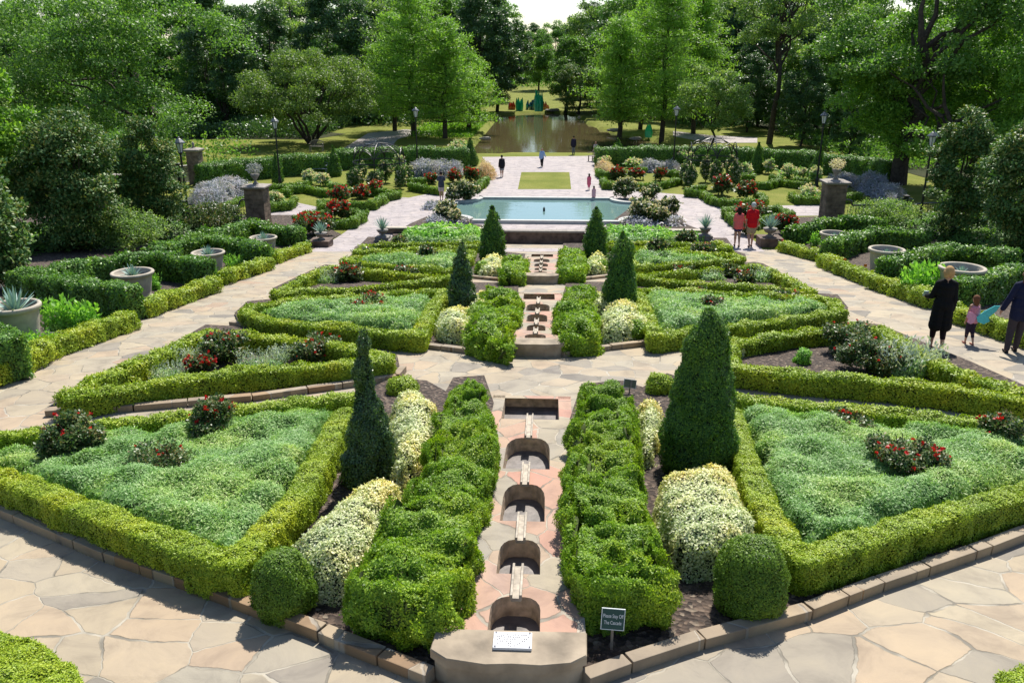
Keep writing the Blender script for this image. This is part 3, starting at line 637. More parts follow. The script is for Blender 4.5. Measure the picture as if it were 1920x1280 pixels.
# --- middle module
MID = 'clipped hedges of the middle garden section'
hedge([(462, 582), (504, 598), (640, 610), (741, 622), (786, 624), (808, 577), (832, 546)], .38, .34, .31, 'front hedge of the middle left bed, curving in to the dark glossy pyramid', group=MID)
hedge([(458, 580), (470, 571), (537, 563), (640, 555), (760, 544), (828, 541)], .38, .34, .29, 'back hedge of the middle left bed, behind its small roses', group=MID)
hedge([(1570, 575), (1576, 581), (1448, 600), (1334, 612), (1228, 626), (1213, 588), (1197, 547)], .38, .34, .31, 'front hedge of the middle right bed, curving in to the tall clipped cone', group=MID)
hedge([(1572, 572), (1562, 562), (1549, 558), (1414, 549), (1330, 545), (1202, 540)], .38, .34, .29, 'back hedge of the middle right bed, behind its small roses', group=MID)
hedge([(520, 547), (571, 544), (640, 541), (741, 529), (838, 519)], .36, .32, .27, 'front side of the slim left hedge triangle beyond the middle bed', group=MID)
hedge([(518, 545), (571, 518), (612, 503), (674, 506), (758, 511), (838, 516)], .36, .32, .26, 'back side of the slim left hedge triangle beyond the middle bed', group=MID)
hedge([(1200, 516), (1280, 527), (1414, 536), (1520, 544)], .36, .32, .27, 'front side of the slim right hedge triangle beyond the middle bed', group=MID)
hedge([(1198, 513), (1280, 508), (1347, 502), (1420, 497), (1482, 523), (1522, 543)], .36, .32, .26, 'back side of the slim right hedge triangle beyond the middle bed', group=MID)
# --- far module
FARM = 'clipped hedges of the far garden section'
hedge([(648, 487), (741, 497), (848, 505), (872, 488), (885, 474)], .36, .32, .27, 'front hedge of the far left bed, dark side to the viewer', group=FARM)
hedge([(650, 484), (664, 481), (741, 474), (880, 468)], .36, .32, .25, 'back hedge of the far left bed behind one rose bush', group=FARM)
hedge([(1388, 484), (1280, 492), (1196, 498), (1170, 486)], .36, .32, .27, 'front hedge of the far right bed, dark side to the viewer', group=FARM)
hedge([(1392, 483), (1376, 476), (1280, 472), (1180, 467)], .36, .32, .25, 'back hedge of the far right bed behind two rose bushes', group=FARM)
hedge([(670, 471), (774, 465), (900, 459)], .36, .32, .25, 'hedge strip just below the low wall, left of the centre topiaries', group=FARM)
hedge([(668, 470), (692, 457), (774, 455), (896, 452)], .36, .30, .22, 'thin hedge line under the silver edging, left of the centre topiaries', group=FARM)
hedge([(1368, 463), (1280, 466), (1140, 459)], .36, .32, .25, 'hedge strip just below the low wall, right of the centre topiaries', group=FARM)
hedge([(1369, 462), (1346, 452), (1280, 455), (1140, 452)], .36, .30, .22, 'thin hedge line under the silver edging, right of the centre topiaries', group=FARM)

# loose hedges beside the cascades: block with a plan outline
def block(pts, up, ht, label, s=None, lump=.13, fr=3.6, m='yew'):
    q = pp(pts, up); c = Vector((sum(p[0] for p in q) / len(q), sum(p[1] for p in q) / len(q))); s = s or lsize((c.x, c.y, float(g(c.y))))
    s = s or .03
    # rings: shrink outline upwards with soft shoulder, fill the top with a grid
    n = 60; P2 = np.array(q + [q[0]]); seg = np.linalg.norm(np.diff(P2, axis=0), axis=1); cum = np.concatenate([[0], np.cumsum(seg)])
    st = .12; n = int(cum[-1] / st); tt = np.linspace(0, cum[-1], n, endpoint=False); O = np.stack([np.interp(tt, cum, P2[:, 0]), np.interp(tt, cum, P2[:, 1])], 1)
    cc = np.array([c.x, c.y]); V = []
    hs = [(-.02, 1.0), (.35, 1.04), (.7, 1.02), (.9, .97), (1., .88)]
    rad = np.linalg.norm(O - cc, axis=1, keepdims=True)
    for h, k in hs:
        o = cc + (O - cc) * (1 - (1 - k) * np.minimum(1, .9 / rad)); V.append(np.column_stack([o, g(o[:, 1]) + h * ht]))
    V = np.concatenate(V); T = grid_tris(len(hs), n, True)
    top = V[-n:]; pv, pt = core_poly([(x, y) for x, y, _ in top], ht, 0, step=.1); 
    Vt = np.concatenate([V, pv]); Tt = np.concatenate([T[:, ::1], pt + len(V)])
    # orient rings outwards
    if np.sum(np.cross(O - cc, np.roll(O, -1, 0) - cc)) < 0: T = T[:, ::-1]; Tt = np.concatenate([T, pt + len(V)])
    d = (noise(Vt, fr, 3) + .7 * noise(Vt, fr * 2.1, 9)) * lump; z = Vt[:, 2] - g(Vt[:, 1])
    Vt[:, 2] += d * (z > .3 * ht); Vt[:, 0] += noise(Vt, fr, 21) * lump * .8; Vt[:, 1] += noise(Vt, fr, 33) * lump * .8
    Vt -= np.array([c.x, c.y, float(g(c.y))])
    o = fol_obj('loose_hedge', (Vt, Tt), [M[m], M['boxcore']], s, tags=dict(label=label, cat='hedge', group='loose bushy hedges beside the cascades'), cover=3.4, out=.9, tuft=5.5, amp=3.)
    o.location = (c.x, c.y, float(g(c.y)))
block([(850, 706), (900, 703), (918, 730), (925, 780), (928, 850), (905, 900), (885, 960), (888, 1030), (865, 1085), (842, 1118), (655, 1095), (668, 1050), (712, 985), (760, 930), (800, 870), (800, 830), (830, 760)], .58, .54, 'bushy bright green hedge left of the nearest cascade')
block([(1092, 722), (1168, 714), (1190, 760), (1200, 850), (1213, 930), (1235, 1010), (1262, 1070), (1256, 1086), (1092, 1092), (1078, 1050), (1066, 960), (1060, 880), (1072, 790)], .58, .54, 'bushy bright green hedge right of the nearest cascade, behind the green sign')
block([(914, 536), (968, 540), (973, 562), (966, 590), (955, 640), (872, 618), (890, 580)], .5, .46, 'bushy hedge left of the middle cascade')
block([(1066, 536), (1108, 536), (1112, 560), (1125, 620), (1060, 624), (1045, 595), (1056, 560)], .5, .46, 'bushy hedge right of the middle cascade')
block([(945, 482), (985, 482), (985, 508), (940, 511)], .46, .42, 'square bushy hedge left of the farthest cascade', lump=.04)
block([(1056, 464), (1087, 463), (1102, 497), (1100, 506), (1047, 503), (1050, 480)], .46, .42, 'square bushy hedge right of the farthest cascade', lump=.04)

# foreground and side low hedges
hedge([(-420, 1130), (-60, 1215), (20, 1240), (80, 1290), (120, 1360)], .42, .40, .5, 'corner of a clipped hedge cut off at the bottom left of the picture', s=.02)
hedge([(2350, 1180), (2100, 1245), (1955, 1292), (1925, 1335), (1890, 1400)], .42, .40, .5, 'tip of a clipped hedge cut off at the bottom right of the picture', s=.02)
SIDE = 'low hedges bordering the long side paths'
for i, pts in enumerate([[(-60, 700), (20, 668), (97, 632), (235, 588)], [(268, 566), (330, 545), (396, 524)], [(416, 510), (500, 486)], [(512, 475), (572, 456)]]):
    hedge(pts, .38, .36, .42, ['low hedge beside the left path, nearest run, below two big planters', 'low hedge beside the left path, second run from the picture edge', 'low hedge beside the left path, third run, by the third planter', 'short low hedge beside the left path, farthest run, by a stone plinth'][i], group=SIDE)
for i, pts in enumerate([[(1470, 456), (1534, 471)], [(1545, 479), (1580, 494), (1630, 512)], [(1642, 518), (1700, 535), (1745, 550)], [(1792, 572), (1850, 592), (1960, 625)]]):
    hedge(pts, .38, .36, .42, ['short low hedge beside the right path, farthest run, by a pink flag', 'low hedge beside the right path with two tiny orange flags in it', 'low hedge beside the right path behind the woman in the black coat', 'low hedge beside the right path behind the child with wings'][i], group=SIDE)
TALL = 'taller zigzag hedges around the big planters'
def tall(pts, label, ht=.78, wd=.6): hedge(pts, ht + .03, ht, wd, label, m='holly', group=TALL, name='zigzag_hedge', lump=.08, fr=2.5, asp=.6)
tall([(34, 509), (134, 524), (236, 536)], 'tall hedge arm between the first and second planters on the left')
tall([(34, 509), (158, 487), (285, 474), (384, 487)], 'tall hedge arm between the second and third planters on the left')
tall([(286, 462), (386, 438), (492, 459)], 'tall hedge arm between the third and fourth planters on the left')
tall([(386, 434), (470, 411), (560, 430)], 'tall hedge arm behind the fourth planter on the left')
tall([(-70, 590), (8, 628)], 'tall hedge end cut off at the left edge below the first planter')
tall([(1486, 424), (1582, 405), (1650, 412)], 'tall hedge arm behind the farthest planter on the right')
tall([(1558, 452), (1633, 429), (1735, 433)], 'tall hedge arm between the farthest and middle planters on the right')
tall([(1665, 484), (1784, 459), (1890, 470)], 'tall hedge arm between the middle and nearest planters on the right')
tall([(1806, 524), (1920, 496), (2060, 498)], 'tall hedge arm in front of the nearest planter on the right')
# long back hedges of the rose garden
BACK = 'tall clipped hedges closing the rose garden'
hedge([(384, 308), (450, 300), (511, 295)], 1.3, 1.28, 1.25, 'long tall back hedge on the left, run beside the brick pillar', m='holly', group=BACK, name='back_hedge', lump=.03, fr=2, s=.11, tuft=3)
hedge([(530, 293), (605, 290)], 1.3, 1.28, 1.25, 'long tall back hedge on the left, run behind the garden bench', m='holly', group=BACK, name='back_hedge', lump=.03, fr=2, s=.11, tuft=3)
hedge([(640, 283), (700, 279), (777, 277), (868, 279)], 1.3, 1.28, 1.25, 'long tall back hedge on the left, run nearest the plaza', m='holly', group=BACK, name='back_hedge', lump=.03, fr=2, s=.11, tuft=3)
hedge([(1130, 277), (1319, 276), (1395, 279)], 1.3, 1.28, 1.25, 'long tall back hedge on the right, run nearest the plaza', m='holly', group=BACK, name='back_hedge', lump=.03, fr=2, s=.11, tuft=3)
hedge([(1405, 279), (1500, 284), (1639, 299), (1662, 304)], 1.3, 1.28, 1.25, 'long tall back hedge on the right, run ending under the big tree', m='holly', group=BACK, name='back_hedge', lump=.03, fr=2, s=.11, tuft=3)
# parterre hedges of the lower garden
PAR = 'low hedges framing the rose beds of the lower garden'
LOW = [
 ([(617, 395), (574, 397), (558, 405), (580, 408), (604, 406)], 'small C-shaped hedge behind the left brick plinth'),
 ([(608, 413), (661, 411), (682, 396), (655, 394)], 'small hedge facing the left side path, around a red rose bush'),
 ([(628, 375), (602, 376), (606, 384)], 'hedge end pointing at the left cross path'),
 ([(652, 378), (700, 378), (722, 364), (746, 359)], 'hedge with bent corner around the red roses left of the arbour lawn'),
 ([(652, 355), (669, 353), (717, 355), (744, 357)], 'hedge line under the left arbour'),
 ([(770, 344), (795, 348), (822, 352)], 'hedge strip behind the man taking a photograph'),
 ([(769, 336), (794, 334)], 'short hedge left of the pink roses by the plaza'),
 ([(770, 322), (796, 317)], 'short hedge at the foot of the left plaza lamp'),
 ([(842, 314), (858, 313)], 'tiny hedge end behind the plaza roses on the left'),
 ([(880, 350), (895, 347), (912, 331)], 'hedge corner left of the plaza, nearer one'),
 ([(898, 325), (914, 323), (920, 315)], 'hedge corner left of the plaza, farther one'),
 ([(508, 359), (535, 356), (541, 350), (573, 348), (609, 356), (645, 351)], 'wavy hedge behind the left half-moon lawn'),
 ([(500, 349), (540, 345), (572, 340)], 'hedge line behind the wavy hedge on the left'),
 ([(620, 345), (646, 346)], 'short hedge between the white flowers and the left arbour'),
 ([(506, 382), (541, 379), (550, 370)], 'hedge corner right of the near left pillar'),
 ([(422, 383), (454, 370), (466, 366)], 'slanting hedge left of the near left pillar'),
 ([(1362, 392), (1374, 404), (1384, 410)], 'hedge side just left of the walking couple'),
 ([(1362, 390), (1378, 388)], 'short hedge end just behind the woman in salmon'),
 ([(1414, 389), (1436, 390), (1458, 387), (1484, 398), (1462, 402)], 'C-shaped hedge behind the right brick plinth'),
 ([(1421, 411), (1459, 402)], 'hedge line behind the right brick plinth, nearer one'),
 ([(1290, 355), (1317, 357), (1334, 368), (1354, 374), (1429, 374), (1434, 367), (1421, 361)], 'bent hedge around the red roses right of the plaza path'),
 ([(1302, 349), (1320, 348)], 'short hedge line at the foot of the right arbour'),
 ([(1392, 339), (1438, 342), (1463, 336), (1510, 342), (1520, 345)], 'wavy hedge behind the right half-moon lawn'),
 ([(1396, 328), (1412, 328)], 'small hedge right of the right arbour'),
 ([(1448, 329), (1462, 331)], 'small hedge between the two white shrubs on the right'),
 ([(1494, 334), (1512, 335)], 'small hedge left of the near right pillar, behind'),
 ([(1486, 362), (1498, 369), (1537, 369)], 'hedge corner left of the near right pillar'),
 ([(1586, 366), (1612, 362)], 'low hedge right of the near right pillar'),
 ([(1131, 333), (1136, 342), (1181, 344), (1227, 344), (1274, 334)], 'long hedge right of the plaza, in front of the pink roses'),
 ([(1122, 316), (1128, 323), (1144, 323), (1168, 319)], 'hedge corner right of the plaza, farther one'),
 ([(1193, 314), (1208, 315)], 'tiny hedge in front of the lavender right of the plaza'),
 ([(1246, 317), (1262, 320), (1272, 322)], 'short hedge left of the right arbour'),
]
for pts, lab in LOW: hedge(pts, .44, .40, .40, lab, group=PAR, m='ball2', lump=.012, s=.085, tuft=3)

# ================================================================== PLANTS IN THE BEDS
def at_base(px, py): p = G(px, py); return p
def size_at(p, w): return w * depth(p) / FPX
def shrub(px, py, w, ytop, label, m='ball', cat='shrub', name='clipped_shrub', group=None, lump=.03, fr=5, squash=2.3, asp=.5, cover=2.4, ry=None, s=None, flowers=None, nfl=0, fs=.05, out=.75, core='boxcore', k=.0027):
    p = at_base(px, py); r = size_at(p, w) / 2; h = max(.2, height_to(p, ytop)) * .97; s = s or lsize(p, k)
    c = core_dome((0, 0, 0), r, ry or r, h, 0, fr, squash=squash)
    V, T = c; Nn = vnormals(V, T); W = V + np.array(p); d = noise(W, fr, 3) * lump + noise(W, fr * 2.3, 8) * lump * .6; V = V + Nn * d[:, None]
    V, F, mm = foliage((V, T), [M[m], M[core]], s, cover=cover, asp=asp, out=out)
    if flowers is None:
        o = link(name, mesh(name, V, F, mm, [1, 0]), label=label, cat=cat, group=group); o.location = p; return o
    e = empty(name, p, label=label, cat=cat, group=group)
    link('foliage', mesh('foliage', V, F, mm, [1, 0]), e)
    Pt, Nn = sample(c[0] * 1.04, c[1], nfl * 2); keep = Pt[:, 2] > h * .25; Pt, Nn = Pt[keep][:nfl], Nn[keep][:nfl]
    blossoms(Pt, fs, flowers, e); return e
def blossoms(Pt, fs, mname, parent, name='blossoms'):
    if len(Pt) == 0: return
    n = len(Pt); k = 7; sz = fs * (.6 + .7 * rng.random(n))
    Q = np.repeat(Pt, k, 0) + rvec(n * k) * np.repeat(sz, k)[:, None] * .22
    D = unit(rvec(n * k) + np.array([0, 0, .5]))
    V, F = leafquads(Q, D, np.repeat(sz, k) * .75, .95)
    link(name, mesh(name, V, F, M[mname]), parent)
def rosebush(px, py, w, ytop, label, fl='red', nfl=21, fs=.05, leaf='rose', open_=.0, group='rose bushes', s=None, dens=1.7):
    """open, twiggy bush: leaves through the volume, stems, blossoms on top"""
    p = at_base(px, py); r = size_at(p, w) / 2; h = max(.25, height_to(p, ytop)); s = s or lsize(p, .0036, .028)
    e = empty('rose_bush', p, label=label, cat='rose bush', group=group)
    ns = 9; mb = MB(); tips = []
    for i in range(ns):
        a = 2 * math.pi * i / ns + random.random(); rr = r * random.uniform(.35, .95); hh = h * random.uniform(.7, 1.0)
        b = Vector((rr * math.cos(a), rr * math.sin(a), hh)); mid = Vector((b.x * .35, b.y * .35, hh * .55)); mb.tube([(0, 0, 0), mid, b], [.012, .009, .004], 5); tips.append(b)
    mb.build('stems', M['bark'], e)
    n = int(min(60000, dens * 7.5 * r * r * 3.14 * max(1, h / r) / (.5 * .6 * s * s) * .55))
    # clumps: around stem tips and midribs
    nc = 26; C = rvec(nc) * (rng.random((nc, 1)) ** .4) * np.array([r * .88, r * .88, h * .42]) + np.array([0, 0, h * .52]); cr = r * .34
    idx = rng.integers(0, nc, n); Pt = C[idx] + rvec(n) * cr * (rng.random((n, 1)) ** .5) * np.array([1, 1, .75]); Pt[:, 2] = np.abs(Pt[:, 2]) + .02
    ok = rng.random(n) < np.clip(Pt[:, 2] / h * 2 + .35, 0, 1); Pt = Pt[ok]
    V, F = leafquads(Pt, rvec(len(Pt)) + np.array([0, 0, .3]), s * (.7 + .6 * rng.random(len(Pt))), .62, np.tile([0., -.2, 1.], (len(Pt), 1)))
    link('foliage', mesh('foliage', V, F, M[leaf]), e)
    if nfl:
        dd = rvec(nfl * 3); dd[:, 2] = np.abs(dd[:, 2]); q = C[rng.integers(0, nc, nfl * 3)] + dd * cr * 1.08; q = q[np.argsort(-(q[:, 2] + .25 * r * rng.random(len(q)) - .3 * q[:, 1]))][:int(nfl * 1.6)]; q = q[rng.permutation(len(q))][:nfl]
        blossoms(q, fs, fl, e)
    return e
def spikes_obj(name, Pt, ht, wd, m, lean=.25, parent=None, seg=5, core=None, **k):
    """upright flower spikes / blades made of stacked small leaves"""
    n = len(Pt); d = unit(rvec(n) * lean + np.array([0, 0, 1.])); V, F = [], []
    H = ht * (.65 + .5 * rng.random(n))
    Q = np.concatenate([Pt + d * (H * t)[:, None] for t in np.linspace(.0, .92, seg)]); Dn = unit(np.tile(d, (seg, 1)) * .9 + rvec(n * seg) * .8)
    V, F = leafquads(Q, Dn, np.tile(H / seg * 1.3, seg), wd)
    return link(name, mesh(name, V, F, M[m]), parent, **k)
def patch(poly_px, ht, label, m, up=None, s=None, cat='ground cover', name='ground_cover', kind='stuff', lump=.065, fr=2.5, asp=.28, cover=2.4, core='artcore', zo=.04, out=.5, world=False, k=.0038, amp_=1.5, amp_t=6):
    q = poly_px if world else pp(poly_px, ht if up is None else up); c = (sum(a[0] for a in q) / len(q), sum(a[1] for a in q) / len(q)); z = float(g(c[1])); s = s or lsize((c[0], c[1], z), k)
    V, T = core_poly(q, ht, lump, fr, seed=len(label), step=max(.1, s * 2.2), zoff=zo, dw=.25); V = V - np.array([c[0], c[1], z])
    o = fol_obj(name, (V, T), [M[m], M[core]], s, tags=dict(label=label, cat=cat, kind=kind), cover=cover, asp=asp, out=out, sink=.5, tuft=amp_t, amp=amp_); o.location = (c[0], c[1], z); return o
def spike_patch(cx, by, w, ytop, label, m='silver', n=60, name='spiky_plant', cat='plant', group='clumps with upright silvery spikes', wd=.34, ry=.6, lean=.22, low='art'):
    p = at_base(cx, by); r = size_at(p, w) / 2; h = max(.18, height_to(p, ytop)); e = empty(name, p, label=label, cat=cat, group=group)
    a = rng.random(n) * 6.283; q = np.sqrt(rng.random(n)); Pt = np.stack([q * r * np.cos(a), q * r * ry * np.sin(a), np.full(n, h * .35)], 1)
    s = lsize(p, .0036, .025); c = core_dome((0, 0, 0), r * .95, r * ry * .95, h * .6, .03, 4)
    V, F, mm = foliage(c, [M[low], M['artcore']], s, cover=1.8, asp=.45, out=.6); link('leaves', mesh('leaves', V, F, mm, [1, 0]), e)
    spikes_obj('spikes', Pt, h * .65, wd, m, lean, e); return e

# feathery silver ground cover
A_ = 'silvery green feathery ground cover filling the '
patch([(-130, 862), (40, 830), (201, 808), (403, 786), (560, 768), (635, 757), (600, 800), (560, 880), (500, 960), (444, 1022), (403, 1012), (269, 965), (134, 912), (0, 870)], .34, A_ + 'left near bed', 'art', amp_=2.2, amp_t=7, cover=3.)
patch([(2050, 855), (1920, 816), (1851, 806), (1683, 790), (1515, 772), (1398, 758), (1425, 850), (1458, 930), (1508, 1008), (1616, 980), (1750, 938), (1920, 892)], .34, A_ + 'right near bed', 'art', amp_=2.2, amp_t=7, cover=3.)
patch([(480, 580), (537, 573), (640, 563), (760, 553), (812, 551), (790, 580), (768, 608), (741, 606), (640, 596), (510, 588)], .33, A_ + 'middle left bed', 'art')
patch([(1556, 571), (1535, 565), (1414, 558), (1330, 554), (1212, 549), (1222, 580), (1240, 608), (1334, 597), (1448, 586)], .33, A_ + 'middle right bed', 'art')
patch([(668, 487), (741, 479), (860, 474), (845, 496), (741, 489)], .3, A_ + 'far left bed', 'art')
patch([(1372, 482), (1280, 477), (1190, 473), (1200, 490), (1280, 484)], .3, A_ + 'far right bed', 'art')
patch([(742, 449), (900, 448), (902, 442), (750, 442)], .25, 'blue-green edging under the low wall, left of the centre topiaries', 'art')
patch([(1135, 449), (1285, 449), (1290, 443), (1140, 442)], .25, 'blue-green edging under the low wall, right of the centre topiaries', 'art')
patch([(750, 440), (900, 439), (905, 428), (860, 420), (800, 416), (765, 428)], .35, 'bright yellow-green leafy planting above the low wall on the left', 'greenstem', asp=.5, lump=.14)
patch([(1135, 440), (1255, 440), (1258, 430), (1230, 424), (1140, 422)], .35, 'bright yellow-green leafy planting above the low wall on the right', 'greenstem', asp=.5, lump=.14)
patch([(1258, 442), (1318, 441), (1316, 432), (1262, 430)], .3, 'bright leafy planting beside the right stone urn', 'greenstem', asp=.5, lump=.1)
patch([(800, 416), (862, 416), (880, 414), (862, 406), (850, 402), (812, 406)], .22, 'mixed purple and white bedding left of the pool', 'lav', asp=.4, lump=.08)
patch([(1165, 416), (1250, 420), (1284, 416), (1268, 404), (1200, 408)], .22, 'mixed purple and white bedding right of the pool', 'lav', asp=.4, lump=.08)
patch([(790, 388), (830, 386), (850, 380), (800, 378)], .2, 'small grey-leaved bedding in the corner bed by the man taking a photograph', 'lav', asp=.4, lump=.06)
patch([(364, 352), (385, 340), (420, 335), (470, 338), (440, 352), (400, 372), (376, 384), (362, 372)], .7, 'lavender bank under the left back hedge', 'lav', lump=.25, cover=1.8, asp=.2)
patch([(762, 309), (790, 303), (830, 300), (868, 303), (866, 312), (800, 316), (764, 316)], .7, 'lavender drift between the left plaza lamp and the cone', 'lav', lump=.3, cover=1.8, asp=.2)
patch([(1205, 309), (1272, 309), (1272, 303), (1210, 301)], .6, 'lavender drift right of the plaza', 'lav', lump=.2, cover=1.8, asp=.2)
patch([(1548, 332), (1612, 334), (1608, 326), (1560, 322)], .6, 'pale lavender row behind the near right pillar', 'lav', lump=.2, cover=1.8, asp=.2)
patch([(1612, 336), (1640, 350), (1680, 374), (1690, 352), (1660, 330), (1625, 326)], .7, 'shaded violet lavender bank at the foot of the big tree', 'lav', lump=.25, cover=1.8, asp=.2)
patch([(893, 315), (908, 319), (925, 316), (914, 301), (896, 300)], .7, 'pinkish plume grass left of the plaza corner', 'plume', lump=.3, cover=1.6, asp=.12)
patch([(1120, 315), (1126, 300), (1142, 299), (1146, 306), (1140, 316)], .6, 'pinkish plume grass right of the plaza corner', 'plume', lump=.3, cover=1.6, asp=.12)

patch([(0, 478), (60, 462), (250, 446), (380, 424), (460, 410), (440, 398), (350, 402), (200, 404), (60, 424), (0, 436)], .32, 'shady low planting under the magnolias on the left', 't_oak', asp=.5, lump=.2, cover=1.4, core='core')
patch([(1590, 408), (1700, 428), (1800, 446), (1925, 478), (1990, 440), (1920, 412), (1750, 398), (1640, 396)], .32, 'shady low planting under the magnolias on the right', 't_oak', asp=.5, lump=.2, cover=1.4, core='core')
# clipped balls, cones and variegated mounds
BALL = 'boxwood balls'
shrub(537, 1150, 118, 1032, 'clipped boxwood ball left of the nearest cascade, at the hedge corner', squash=2.8, lump=.02, group=BALL)
shrub(1403, 1146, 138, 1008, 'large clipped boxwood ball right of the nearest cascade, near the kerb', squash=2.8, lump=.02, group=BALL)
shrub(757, 740, 66, 706, 'small yellow-green ball behind the pale mound left of the nearest cascade', m='box', squash=2.6, lump=.02, group=BALL)
shrub(1238, 738, 58, 698, 'small yellow-green ball beside the top of the right near cone', m='box', squash=2.6, lump=.02, group=BALL)
shrub(845, 640, 42, 600, 'boxwood ball in front of the pale mound left of the middle cascade', m='yew', squash=2.8, lump=.02, group=BALL)
shrub(1186, 642, 50, 599, 'boxwood ball in front of the pale mound right of the middle cascade', m='yew', squash=2.8, lump=.02, group=BALL)
shrub(904, 516, 28, 488, 'boxwood ball left of the farthest cascade', m='yew', squash=2.8, lump=.02, group=BALL)
shrub(1126, 512, 26, 488, 'boxwood ball right of the farthest cascade', m='yew', squash=2.8, lump=.02, group=BALL)
def mound(pts, ht, label, lump=.07):
    q = pp(pts, ht); c = (sum(a[0] for a in q) / len(q), sum(a[1] for a in q) / len(q)); z = float(g(c[1])); s = lsize((c[0], c[1], z), .0034, .024)
    V, T = core_poly(q, ht, lump, 2.6, seed=len(label), step=.07, zoff=.04, dw=.42); V[:, :2] += (noise(V, 2.2, 31) * .07)[:, None]; V -= np.array([c[0], c[1], z])
    o = fol_obj('variegated_mound', (V, T), [M['white_leaf'], M['core']], s, tags=dict(label=label, cat='shrub', group='cream variegated mounds'), cover=2.0, out=.55, asp=.55); o.location = (c[0], c[1], z)
mound([(572, 975), (640, 920), (700, 895), (748, 905), (735, 950), (690, 1010), (640, 1055), (590, 1050), (548, 1020), (535, 1000)], .5, 'cream variegated mound between the left near hedge and the loose hedge', .1)
mound([(735, 722), (790, 720), (815, 745), (808, 800), (775, 850), (745, 860), (735, 800)], .5, 'cream variegated mound behind the dark narrow evergreen on the left')
mound([(1240, 868), (1300, 862), (1372, 862), (1400, 900), (1425, 965), (1415, 990), (1340, 1005), (1290, 1000), (1258, 975), (1245, 930)], .55, 'cream variegated mound in front of the big cone on the right')
mound([(1200, 735), (1232, 730), (1240, 770), (1228, 820), (1205, 800), (1196, 765)], .5, 'cream variegated mound behind the big cone on the right')
mound([(820, 580), (845, 568), (886, 572), (888, 590), (878, 612), (862, 606), (822, 600)], .5, 'cream variegated mound left of the middle cascade')
mound([(888, 545), (908, 538), (908, 562), (892, 568)], .45, 'small cream mound behind the dark glossy pyramid')
mound([(1128, 580), (1140, 564), (1190, 563), (1206, 580), (1208, 600), (1160, 606), (1126, 602)], .5, 'cream variegated mound right of the middle cascade')
mound([(1114, 545), (1130, 538), (1136, 560), (1120, 568)], .45, 'small cream mound behind the middle right cone')
mound([(896, 482), (915, 477), (942, 479), (942, 495), (900, 497)], .45, 'cream variegated mound left of the farthest cascade')
mound([(1098, 480), (1110, 475), (1134, 477), (1132, 492), (1100, 494)], .45, 'cream variegated mound right of the farthest cascade')

def cone(px, py, w, ytop, label, m='cone', kind='cone', cat='topiary', name='cone_topiary', group='clipped evergreen pyramids', lump=.05, fr=4, lean=(0, 0), asp=.5, k=.0028, cover=2.6):
    p = at_base(px, py); r = size_at(p, w) / 2; H = height_to(p, ytop)
    prof = {'cone': [(.84, 0), (1.0, .08), (.95, .25), (.83, .42), (.67, .6), (.48, .76), (.3, .88), (.15, .96), (.02, 1.0)],
            'slim': [(.86, 0), (1.0, .1), (.92, .26), (.76, .42), (.62, .58), (.50, .72), (.38, .84), (.2, .94), (.03, 1.0)],
            'bullet': [(.86, 0), (1., .1), (.98, .28), (.89, .46), (.74, .64), (.54, .8), (.33, .91), (.15, .98), (.02, 1.)]}[kind]
    f = []; 
    for (a, b), (c, d) in zip(prof, prof[1:]):
        for t in (0, .33, .66): f.append(((a + (c - a) * t) * r, (b + (d - b) * t) * H))
    f.append((.02 * r, H)); f = [(max(a_, .05 * r + .02), b_) for a_, b_ in f]; s = lsize(p, k, .022)
    c = core_rev((0, 0, 0), f, 0, fr, n=26, lean=lean); V, T = c; W = V + np.array(p); Nn = vnormals(V, T); pr = np.hypot(V[:, 0] - lean[0] * V[:, 2] / H, V[:, 1]); V = V + Nn * ((noise(W, fr, 4) * lump + noise(W, fr * 2.4, 6) * lump * .7) * np.clip(pr / (r * .5), .1, 1))[:, None]
    e = empty(name, p, label=label, cat=cat, group=group)
    V, F, mm = foliage((V, T), [M[m], M['core']], s, cover=cover, asp=asp, out=.5); link('foliage', mesh('foliage', V, F, mm, [1, 0]), e)
    MB().tube([(0, 0, -.05), (0, 0, .3)], r * .1, 8).build('trunk', M['bark'], e)
    return e
cone(1306, 885, 132, 578, 'big dense clipped cone right of the nearest cascade', kind='bullet', lump=.05, k=.0028)
cone(700, 905, 92, 618, 'narrow shaggy dark evergreen left of the nearest cascade', m='coneblue', kind='slim', lump=.12, fr=3, asp=.6)
cone(868, 590, 54, 455, 'dark glossy pyramid left of the middle cascade', m='coneblue', kind='slim', lump=.07, asp=.6)
cone(1161, 590, 62, 434, 'dense clipped cone right of the middle cascade', kind='bullet')
cone(924, 492, 48, 386, 'dense clipped cone left of the sunken landing', kind='bullet')
cone(1115, 490, 46, 388, 'dense clipped cone right of the sunken landing', kind='bullet')
TC = 'small dark cones in front of the back hedges'
cone(882, 311, 28, 259, 'small dark cone at the left corner of the plaza', group=TC, k=.0016, lump=.02, kind='cone')
cone(1158, 303, 26, 260, 'small dark cone at the right corner of the plaza', group=TC, k=.0016, lump=.02, kind='cone')
cone(1418, 324, 26, 267, 'small dark cone right of the right arbour', group=TC, k=.0016, lump=.02, kind='cone')
cone(1524, 332, 26, 274, 'small leaning dark cone behind the near right pillar', group=TC, k=.0016, lump=.02, kind='cone', lean=(.35, 0))
cone(628, 330, 26, 274, 'small dark cone between the bench and the left arbour', group=TC, k=.0016, lump=.02, kind='cone')
cone(521, 345, 22, 286, 'small dark cone behind the second left lamp', group=TC, k=.0016, lump=.02, kind='cone')

